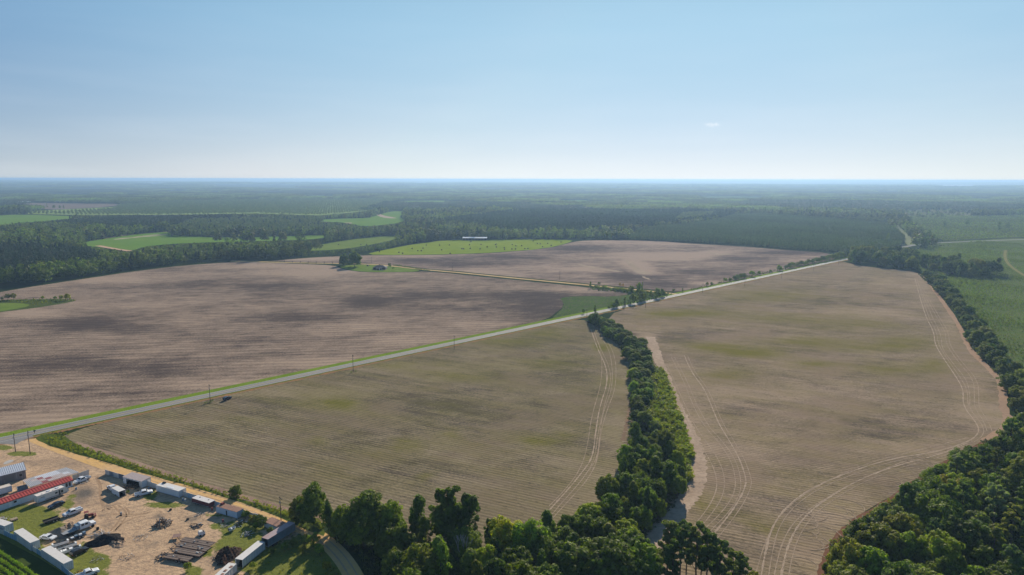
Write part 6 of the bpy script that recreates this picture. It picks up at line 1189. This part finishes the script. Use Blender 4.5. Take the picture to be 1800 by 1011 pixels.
t, L, ang, o = box_trailer('semi_trailer', 'white semi trailer with an open dark end, middle one of the trailer row', 'trailer', (427, 999.6), (466, 967.5), 2.4, 2.6, corrugated('white_van_side', (.52, .57, .60), (.3, .27, .24), .3, 1.2), ROOFW, open_left=True, z0=.3, wheels=True)
t, L, ang, o = box_trailer('semi_trailer', 'white trailer with rust patches on its roof, cut by the bottom edge', 'trailer', (386, 1035), (416.5, 1006.5), 2.4, 2.6, corrugated('white_van_side', (.52, .57, .60), (.3, .27, .24), .3, 1.2), ROOFW, z0=.3, wheels=True)
for k, (xx, yy) in enumerate(((0.2, .9), (2.2, .5), (-1.6, .6))): MB().box(xx - .5, xx + .5, yy - .4, yy + .4, 2.692, 2.78, RUSTR).build('roof_hatch', t)
# rusty flatbeds side by side
for k, (a, b_, lb) in enumerate((((316, 955.3), (369.5, 965), 'rusty brown flatbed trailer, farthest of four side by side'), ((308.8, 964.3), (362, 974), 'flatbed trailer with scattered debris, second farthest of four'), ((302, 974), (350.5, 983.2), 'flatbed trailer with grey planks, second nearest of four'), ((288.5, 985), (330, 992), 'nearest of four flatbed trailers, planks partly missing'))):
    t, x, L = flat('flatbed_trailer', lb, a, b_, 2.35, .75, PLANK, paint('rusty_frame', (.09, .05, .04), .8, .5), 2, 'old flatbed trailers'); RS_ = paint('rusty_frame', (.09, .05, .04), .8, .5)
    g = MB(); g.tube((-x, .4, .7), (-x - 1.6, 1.15, .75), .07, .07, RS_, 6); g.tube((-x, 1.95, .7), (-x - 1.6, 1.2, .75), .07, .07, RS_, 6); g.tube((-x - 1.6, 1.17, .75), (-x - 1.9, 1.17, 1.3), .07, .07, RS_, 6); g.tube((-x - .3, .3, .9), (-x - .8, .3, 1.4), .06, .06, RS_, 6); g.tube((-x - .8, .3, 1.4), (-x - .9, 2.0, 1.3), .06, .06, RS_, 6); g.build('gooseneck_hitch', t)
    rr = random.Random(k); d = MB(); [d.box(q, q + rr.uniform(.3, .9), w_, w_ + .3, .873, .91 + rr.uniform(0, .25), [BLACKP, GREY, OFFW, RS_][rr.randrange(4)]) for q, w_ in [(rr.uniform(-x + .5, x - 1), rr.uniform(.3, 1.8)) for _ in range(7 if k == 1 else 3)]]; d.build('deck_clutter', t)
o, ang, L = line((302.5, 950), (316, 948.5)); t = thing('metal_platform', 'small rusty metal platform behind the four flatbed trailers', 'platform', (*o, .02), ang); MB().box(-L / 2, L / 2, 0, 2.2, .8, .88, paint('rust_plate', (.20, .12, .10), .8, .5)).build('top', t); [MB().box(xx - .05, xx + .05, yy - .05, yy + .05, 0, .798, GREY).build('leg', t) for xx in (-L / 2 + .1, L / 2 - .1) for yy in (.1, 2.1)]
# small white cart and boat-like hulls
o, ang, L = line((350, 944.5), (361.5, 941.2)); t = thing('utility_cart', 'small white covered cart on the dirt beside the flatbed trailers', 'cart', (*o, .02), ang); MB().box(-L / 2, L / 2, 0, 1.7, .35, 1.15, WHT, .1).build('body', t); MB().box(-L / 2 + .1, L * .15, .1, 1.6, 1.152, 1.5, ROOFW, .08).build('cover', t); MB().box(L * .2, L / 2 - .15, .15, 1.5, 1.152, 1.2, DRK).build('seat', t); [wheel(t, xx, yy, .3, .2) for xx in (-L * .3, L * .3) for yy in (.05, 1.65)]
def boat(label, a, b_):
    o, ang, L = line(a, b_); t = thing('small_boat', label, 'boat', (*o, .02), ang); x = L / 2; V = [(-x, .2, 1.0), (x * .4, .1, 1.0), (x, .85, 1.15), (x * .4, 1.6, 1.0), (-x, 1.5, 1.0), (-x, .35, .3), (x * .4, .35, .3), (x * .85, .85, .5), (x * .4, 1.35, .3), (-x, 1.35, .3)]
    b = MB(); b.add(V, [(0, 5, 6, 1), (1, 6, 7, 2), (2, 7, 8, 3), (3, 8, 9, 4), (4, 9, 5, 0), (5, 9, 8, 7, 6)], WHT); I = [(v[0] * .9, .85 + (v[1] - .85) * .85, .55) for v in V[:5]]; b.add(V[:5] + I, [(0, 1, 6, 5), (1, 2, 7, 6), (2, 3, 8, 7), (3, 4, 9, 8), (4, 0, 5, 9)], WHT); b.build('hull', t); d = MB(); d.add(I, [(0, 1, 2, 3, 4)], DRK); d.build('deck', t); MB().box(-x * .4, -x * .1, .3, 1.4, .56, .98, WHT).build('bench_seat', t); MB().box(-x - .25, -x - .002, .7, 1.0, .5, 1.3, BLACKP).build('outboard_motor', t)
boat('small white open boat on the grass near the rusty roofed container', (404, 937), (417, 932.5))
debris('scrap_heap', 'flat dark scrap lying on the dirt left of the white boat', 'scrap heap', (344, 926), 1.9, .25, 22, [BLACKP, BLUEG, DRK], 31, 1.8, .12)
debris('scrap_heap', 'few dark scraps on the dirt lane crossing by the first fence', 'scrap heap', (188, 895), 1.4, .12, 8, [BARK, BRUSH], 33, 1.2, .06)
# bushes in the yard
for (x, y, h, c, lb) in [(455, 922, 3.4, 'mid', 'green bush against the pale blue fence, left of three'), (462, 927, 3.6, 'dark', 'dark bush against the low rusty roofed shed'), (444, 920, 3.0, 'olive', 'olive bush by the white scrap and fence'), (432, 912, 3.0, 'dark', 'dark bush at the end of the rusty roofed container'), (476, 940, 2.6, 'dark', 'dark bush in front of the low rusty roofed shed'), (450, 930, 2.2, 'bright', 'bright low bush in front of the pale fence'),
                         (552, 962, 4.5, 'bright', 'bright green bush beside the curving lane at the meadow'), (538, 956, 3.2, 'mid', 'green bush left of the bright one beside the curving lane'), (562, 975, 3.4, 'bright', 'second bright bush along the curving lane'), (532, 975, 3.0, 'olive', 'olive bush in the meadow below the semi trailer'), (515, 962, 2.6, 'mid', 'green bush in front of the dark semi trailer'), (500, 968, 2.4, 'bright', 'low bright bush below the dark semi trailer'), (330, 1003, 2.6, 'bright', 'green bush below the nearest flatbed trailer'), (478, 975, 2.0, 'mid', 'little bush between the two trailers'), (445, 1000, 2.2, 'bright', 'weedy bush beside the white semi trailer'), (225, 868, 1.4, 'dark', 'dark weed clump near the lean-to shed'), (575, 1003, 3.0, 'olive', 'olive bush at the lane bend near the bottom'), (590, 1028, 3.6, 'mid', 'green bush beside the lane at the bottom edge')]:
    tree(G(x, y), h, 1.1, 'round', GREENS[c], lb, None, 'mid', name='bush', cat='bush')
# ================================================================== poles
POLEW = paint('pole_wood', (.085, .065, .05), .9, .3)
def pole(base, h, label, group=None, lean=0, arms=1, width=.16):
    p = G(*base); t = thing('utility_pole', label, 'utility pole', (*p, 0), math.radians(-45), group); MB().tube((0, 0, -.3), (lean * h, 0, h), width, width * .6, POLEW, 8).build('post', t)
    for k in range(arms): MB().box(lean * h - 1.1, lean * h + 1.1, .12, .26, h - .7 - k * .8, h - .54 - k * .8, POLEW).build('crossarm', t)
    b = MB(); [b.tube((lean * h + xx, .19, h - .54), (lean * h + xx, .19, h - .36), .05, .04, GREY, 6) for xx in (-.95, 0, .95)]; b.build('insulator', t)
    if arms: MB().tube((lean * h + .22, -.22, h - 2.2), (lean * h + .22, -.22, h - 1.4), .17, .17, GREY, 8).build('transformer', t)
    return t
for (b_, h, lb) in [((27.4, 794.5), 8.0, 'straight wooden pole on the grass island, left of two'), ((53.2, 798.5), 10.0, 'taller wooden pole on the grass island, right of two'), ((494.5, 921.8), 9.5, 'wooden utility pole behind the low rusty roofed shed'),
                    ((369.6, 707), 9.2, 'roadside utility pole just left of the dark blue parked car'), ((621, 654), 10.2, 'roadside utility pole with weeds at its foot, second along the straight road'), ((798.5, 614.5), 9.5, 'roadside utility pole third along the straight road'), ((1031.5, 563.3), 9, 'utility pole at the road beside the end of the hedge'), ((1134.7, 541), 9, 'utility pole between the hedge end and the junction'), ((1235, 515), 9.5, 'utility pole just past the junction'), ((1309, 503), 9.5, 'utility pole second past the junction'), ((1374, 490), 9.5, 'utility pole third past the junction'), ((1430, 476.8), 9.5, 'utility pole fourth past the junction'), ((1474, 465.5), 9.5, 'farthest utility pole along the straight road'),
                    ((984, 492), 9.5, 'utility pole above the field lane in the upper field'), ((795.5, 475.8), 9.0, 'utility pole on the field lane right of the farmhouse'), ((653, 462.5), 8, 'thin utility pole behind the farmhouse lawn')]: pole(b_, h, lb, 'utility poles')
for (x, y) in [(369, 708.5), (373, 706.5), (362, 709.5), (617, 655.5), (625, 653.5), (1031, 565), (1036, 563)]:
    tree(G(x, y), random.uniform(1.0, 1.6), 1.6, 'shrub', GREENS['dark'], {362: 'left ', 369: 'middle ', 373: 'right ', 617: 'left ', 625: 'right ', 1031: 'left ', 1036: 'right '}[x] + 'dark weed clump at the foot of the %s' % ('first roadside pole' if x < 400 else 'second roadside pole' if x < 700 else 'pole by the hedge end'), 'weed clumps at the poles', 'far')
# ================================================================== farmhouse, barn, bales
def house():
    o, ang, L = line((656, 474.2), (677.5, 474.6)); t = thing('farmhouse', 'dark roofed farmhouse beside the big oak in the brown field', 'house', (*o, .06), ang + .12); x = L / 2; D = 11; wm = paint('dark_brick', (.10, .07, .065), .9, .3); rf = paint('dark_shingles', (.055, .055, .065), .85, .3, scale=.5)
    MB().box(-x, x, 0, D, 0, 2.7, wm).build('wall', t); e = .6; b = MB(); V = [(-x - e, -e, 2.65), (x + e, -e, 2.65), (x + e, D + e, 2.65), (-x - e, D + e, 2.65), (-x + 4.5, D / 2, 5.2), (x - 4.5, D / 2, 5.2)]
    b.add(V, [(0, 1, 5, 4), (1, 2, 5), (2, 3, 4, 5), (3, 0, 4), (3, 2, 1, 0)], rf); r = b.build('roof', t); MB().box(-1.2, -.5, D / 2 + .8, D / 2 + 1.5, 3.6, 6.0, wm).build('chimney', r)
    b = MB(); b.slab([(-3, -2.6, 2.3), (3.5, -2.6, 2.3), (3.5, -.62, 2.62), (-3, -.62, 2.62)], .1, rf); b.build('porch_roof', t); [MB().box(xx - .08, xx + .08, -2.5, -2.34, 0, 2.2, WHT).build('porch_post', t) for xx in (-2.8, .2, 3.3)]
    for xx in (-x + 1.8, -x + 4.2, x - 2, x - 4.2): MB().box(xx - .55, xx + .55, -.05, -.003, 1.0, 2.1, GLS).build('window', t)
    MB().box(-.2, .8, -.05, -.003, 0, 2.1, WHT).build('door', t)
house()
car('parked_car', 'pale car parked on the lawn between the oaks and the farmhouse', 'car', (644.5, 468.5), (649, 466.8), GREY, 'suv')
def far_barn(label, A, B, D, h, roofm, open_=True):
    o, ang, L = line(A, B); t = thing('pole_barn', label, 'barn', (*o, .15), ang); x = L / 2
    b = MB(); b.slab([(-x, -.5, h), (x, -.5, h), (x, D / 2, h + 1.6), (-x, D / 2, h + 1.6)], .12, roofm); b.slab([(-x, D / 2 + .01, h + 1.6), (x, D / 2 + .01, h + 1.6), (x, D, h), (-x, D, h)], .12, roofm); b.build('roof', t); MB().box(-x + .3, x - .3, D * .5, D - .3, 0, h - .15, DRK).build('wall', t)
    for k in range(9): xx = -x + .5 + (L - 1) * k / 8; MB().box(xx - .15, xx + .15, .2, .5, 0, h - .13, WOODP).build('post', t)
_HB = []
BR = paint('bright_metal_roof', (.75, .74, .72), .35, .1)
far_barn('long open barn with a bright white roof behind the bale field', (813, 422.8), (856, 423), 13, 4.2, BR); far_barn('distant long low barn with a pale roof at the far left', (32, 357.6), (53, 357.4), 14, 7, BR); far_barn('small distant white shed among the trees at the far left', (97, 357.2), (103, 357.2), 14, 9, BR)
Z4 = [(758, 507), (912, 507), (950, 507), (1039, 555), (1172, 560), (1197, 566), (1262, 533), (1301, 549), (1325, 549), (1337, 531), (1358, 510), (1344, 492), (1450, 510), (1516, 509), (1522, 567), (1464, 543), (1602, 535), (1613, 536), (1654, 507), (1659, 534), (1664, 487), (1726, 536), (1733, 506)]
Z5 = [(46, 534), (60, 536), (99, 508), (104, 533), (108, 487), (171, 536), (177, 506), (220, 523), (275, 508), (282, 523), (336, 527), (338, 538), (390, 507), (389, 537), (413, 537), (416, 515), (455, 514), (477, 534), (498, 534), (534, 482), (563, 499), (582, 502), (634, 498), (598, 522), (657, 512), (724, 489), (281, 503)]
HAY = paint('old_hay', (.10, .085, .05), .95, .4); proto = None
for i, (x, y) in enumerate([(400 + a / 3.889, 300 + b2 / 3.889) for a, b2 in Z4] + [(800 + a / 3.889, 300 + b2 / 3.889) for a, b2 in Z5]):
    p = G(x, y + .6); small = y < 434 and x < 650
    if proto is None:
        b = MB(); b.tube((-.8, 0, .85), (.8, 0, .85), .9, .9, HAY, 14); b.tube((-.82, 0, .85), (.82, 0, .85), .6, .6, HAY, 12); proto = b.build('hay_bale'); o = proto
    else: o = proto.copy(); COL.objects.link(o)
    o.location = (*p, .14); o.rotation_euler = (0, 0, random.uniform(0, 3.1)); _HB.append((small, x, o)); tag(o, 'dark round hay bale', 'hay bale', 'hay bales in the narrow pasture' if small else 'hay bales in the bright green pasture')
for sm_ in (True, False):
    for i, (_s, _x, o) in enumerate(sorted([h for h in _HB if h[0] == sm_], key=lambda h: h[1])):
        o['label'] = ('round hay bale in the narrow olive pasture, %s from the left' if sm_ else 'round hay bale in the bright green pasture, %s from the left') % ORDW[i]
# small fence posts and roadside bits
for k in range(9):
    p = G(500 + k * 14, 461.2 + k * .35); t = thing('field_post', 'dark wooden post on the lane left of the oaks, %s from the left' % ORDW[k], 'post', (*p, 0), 0, 'posts along the lane'); MB().box(-.35, .35, -.35, .35, 0, 2.2, POLEW, .12).build('shaft', t); MB().box(-.3, .3, -.3, .3, 2.203, 2.4, POLEW).build('cap', t)
for i, (x, y) in enumerate([(18, 528), (1.5, 544)]): pass
for (x, y, lb) in [(61, 762, 'small dark mailbox at the road bend beside the yard entrance')]:
    p = G(x, y); t = thing('mailbox', lb, 'mailbox', (*p, 0), .8); MB().box(-.08, .08, -.08, .08, 0, 1.0, POLEW).build('post', t); b = MB(); b.tube((-.4, 0, 1.2), (.4, 0, 1.2), .25, .25, BLACKP, 10); b.build('box', t)

# loose clutter of the yard
def drum(c, m, label, lying=False):
    p_ = G(*c); t = thing('oil_drum', label, 'drum', (*p_, .02), 0, 'drums in the yard'); b = MB()
    if lying: b.tube((-.45, 0, .3), (.45, 0, .3), .3, .3, m, 12)
    else: b.tube((0, 0, 0), (0, 0, .9), .3, .3, m, 12)
    b.build('barrel', t); r = MB()
    for q in (.3, .6): (r.tube((-.47 + q, 0, .3), (-.43 + q, 0, .3), .32, .32, GREY, 12) if lying else r.tube((0, 0, q), (0, 0, q + .04), .32, .32, GREY, 12))
    r.build('hoop', t)
for c, m, lb in [((262, 861), BLUEG, 'blue drum beside the lean-to shed end'), ((265, 862), MAR, 'dark red drum beside the lean-to shed end'), ((322, 880), BLUEG, 'blue drum in the nook right of the white container'), ((326, 881.5), OFFW, 'white drum in the nook right of the white container'), ((373, 897), RD, 'red drum between the maroon trailer and the rusty roofed container'), ((58, 862), OFFW, 'white drum between the blue skip and the patchwork shed'), ((134, 861), BLUEG, 'blue drum at the end of the red roofed building'), ((213, 905), GREY, 'grey drum alone on the open dirt'), ((392, 918), RD, 'red drum below the rusty roofed container')]: drum(c, m, lb)
def tyres(c, n, label):
    p_ = G(*c); t = thing('tyre_stack', label, 'tyres', (*p_, .02), 0, 'stacks of tyres')
    for k in range(n):
        bm = bmesh.new(); a0 = []
        for i in range(14):
            a = i / 14 * 6.2832; ring = []
            for j in range(6): q = j / 6 * 6.2832; rr = .34 + .13 * math.cos(q); ring.append(bm.verts.new((rr * math.cos(a), rr * math.sin(a), .13 + k * .25 + .12 * math.sin(q))))
            a0.append(ring)
        for i in range(14):
            for j in range(6): bm.faces.new((a0[i][j], a0[(i + 1) % 14][j], a0[(i + 1) % 14][(j + 1) % 6], a0[i][(j + 1) % 6]))
        me = bpy.data.meshes.new('tyre'); bm.to_mesh(me); bm.free(); me.materials.append(BLK); o_ = bpy.data.objects.new('tyre', me); COL.objects.link(o_); o_.parent = t
for c, n, lb in [((243, 866), 4, 'stack of four tyres near the pipes of the lean-to shed'), ((172, 931), 3, 'stack of three tyres right of the white cab lorry'), ((300, 897), 2, 'pair of tyres in the shade of the white container'), ((112, 968.5), 3, 'stack of tyres in front of the white totes'), ((330, 914), 2, 'pair of tyres on the grey stain right of the log heap')]: tyres(c, n, lb)
for k, (c, r_, lb) in enumerate([((150, 848), 1.6, 'small heap of boards behind the white pickup at the shed'), ((246, 945), 2.4, 'dark brush lying in the middle of the dirt yard'), ((60, 868), 1.2, 'odd scraps beside the blue skip'), ((352, 905), 1.6, 'scattered scraps in the shade below the maroon trailer'), ((395, 925), 1.8, 'scraps on the grass below the rusty roofed container'), ((222, 980), 2.2, 'dry brush on the grass below the black pile'), ((110, 992), 1.2, 'scraps behind the nearest white container'), ((170, 985), 2.0, 'weathered sticks on the grass near the bottom edge')]):
    debris('scrap_heap', lb, 'scrap heap', c, r_, .35, 26, [BARK, GREY, OFFW, BRUSH][k % 2:k % 2 + 3], 60 + k, 1.1, .05)
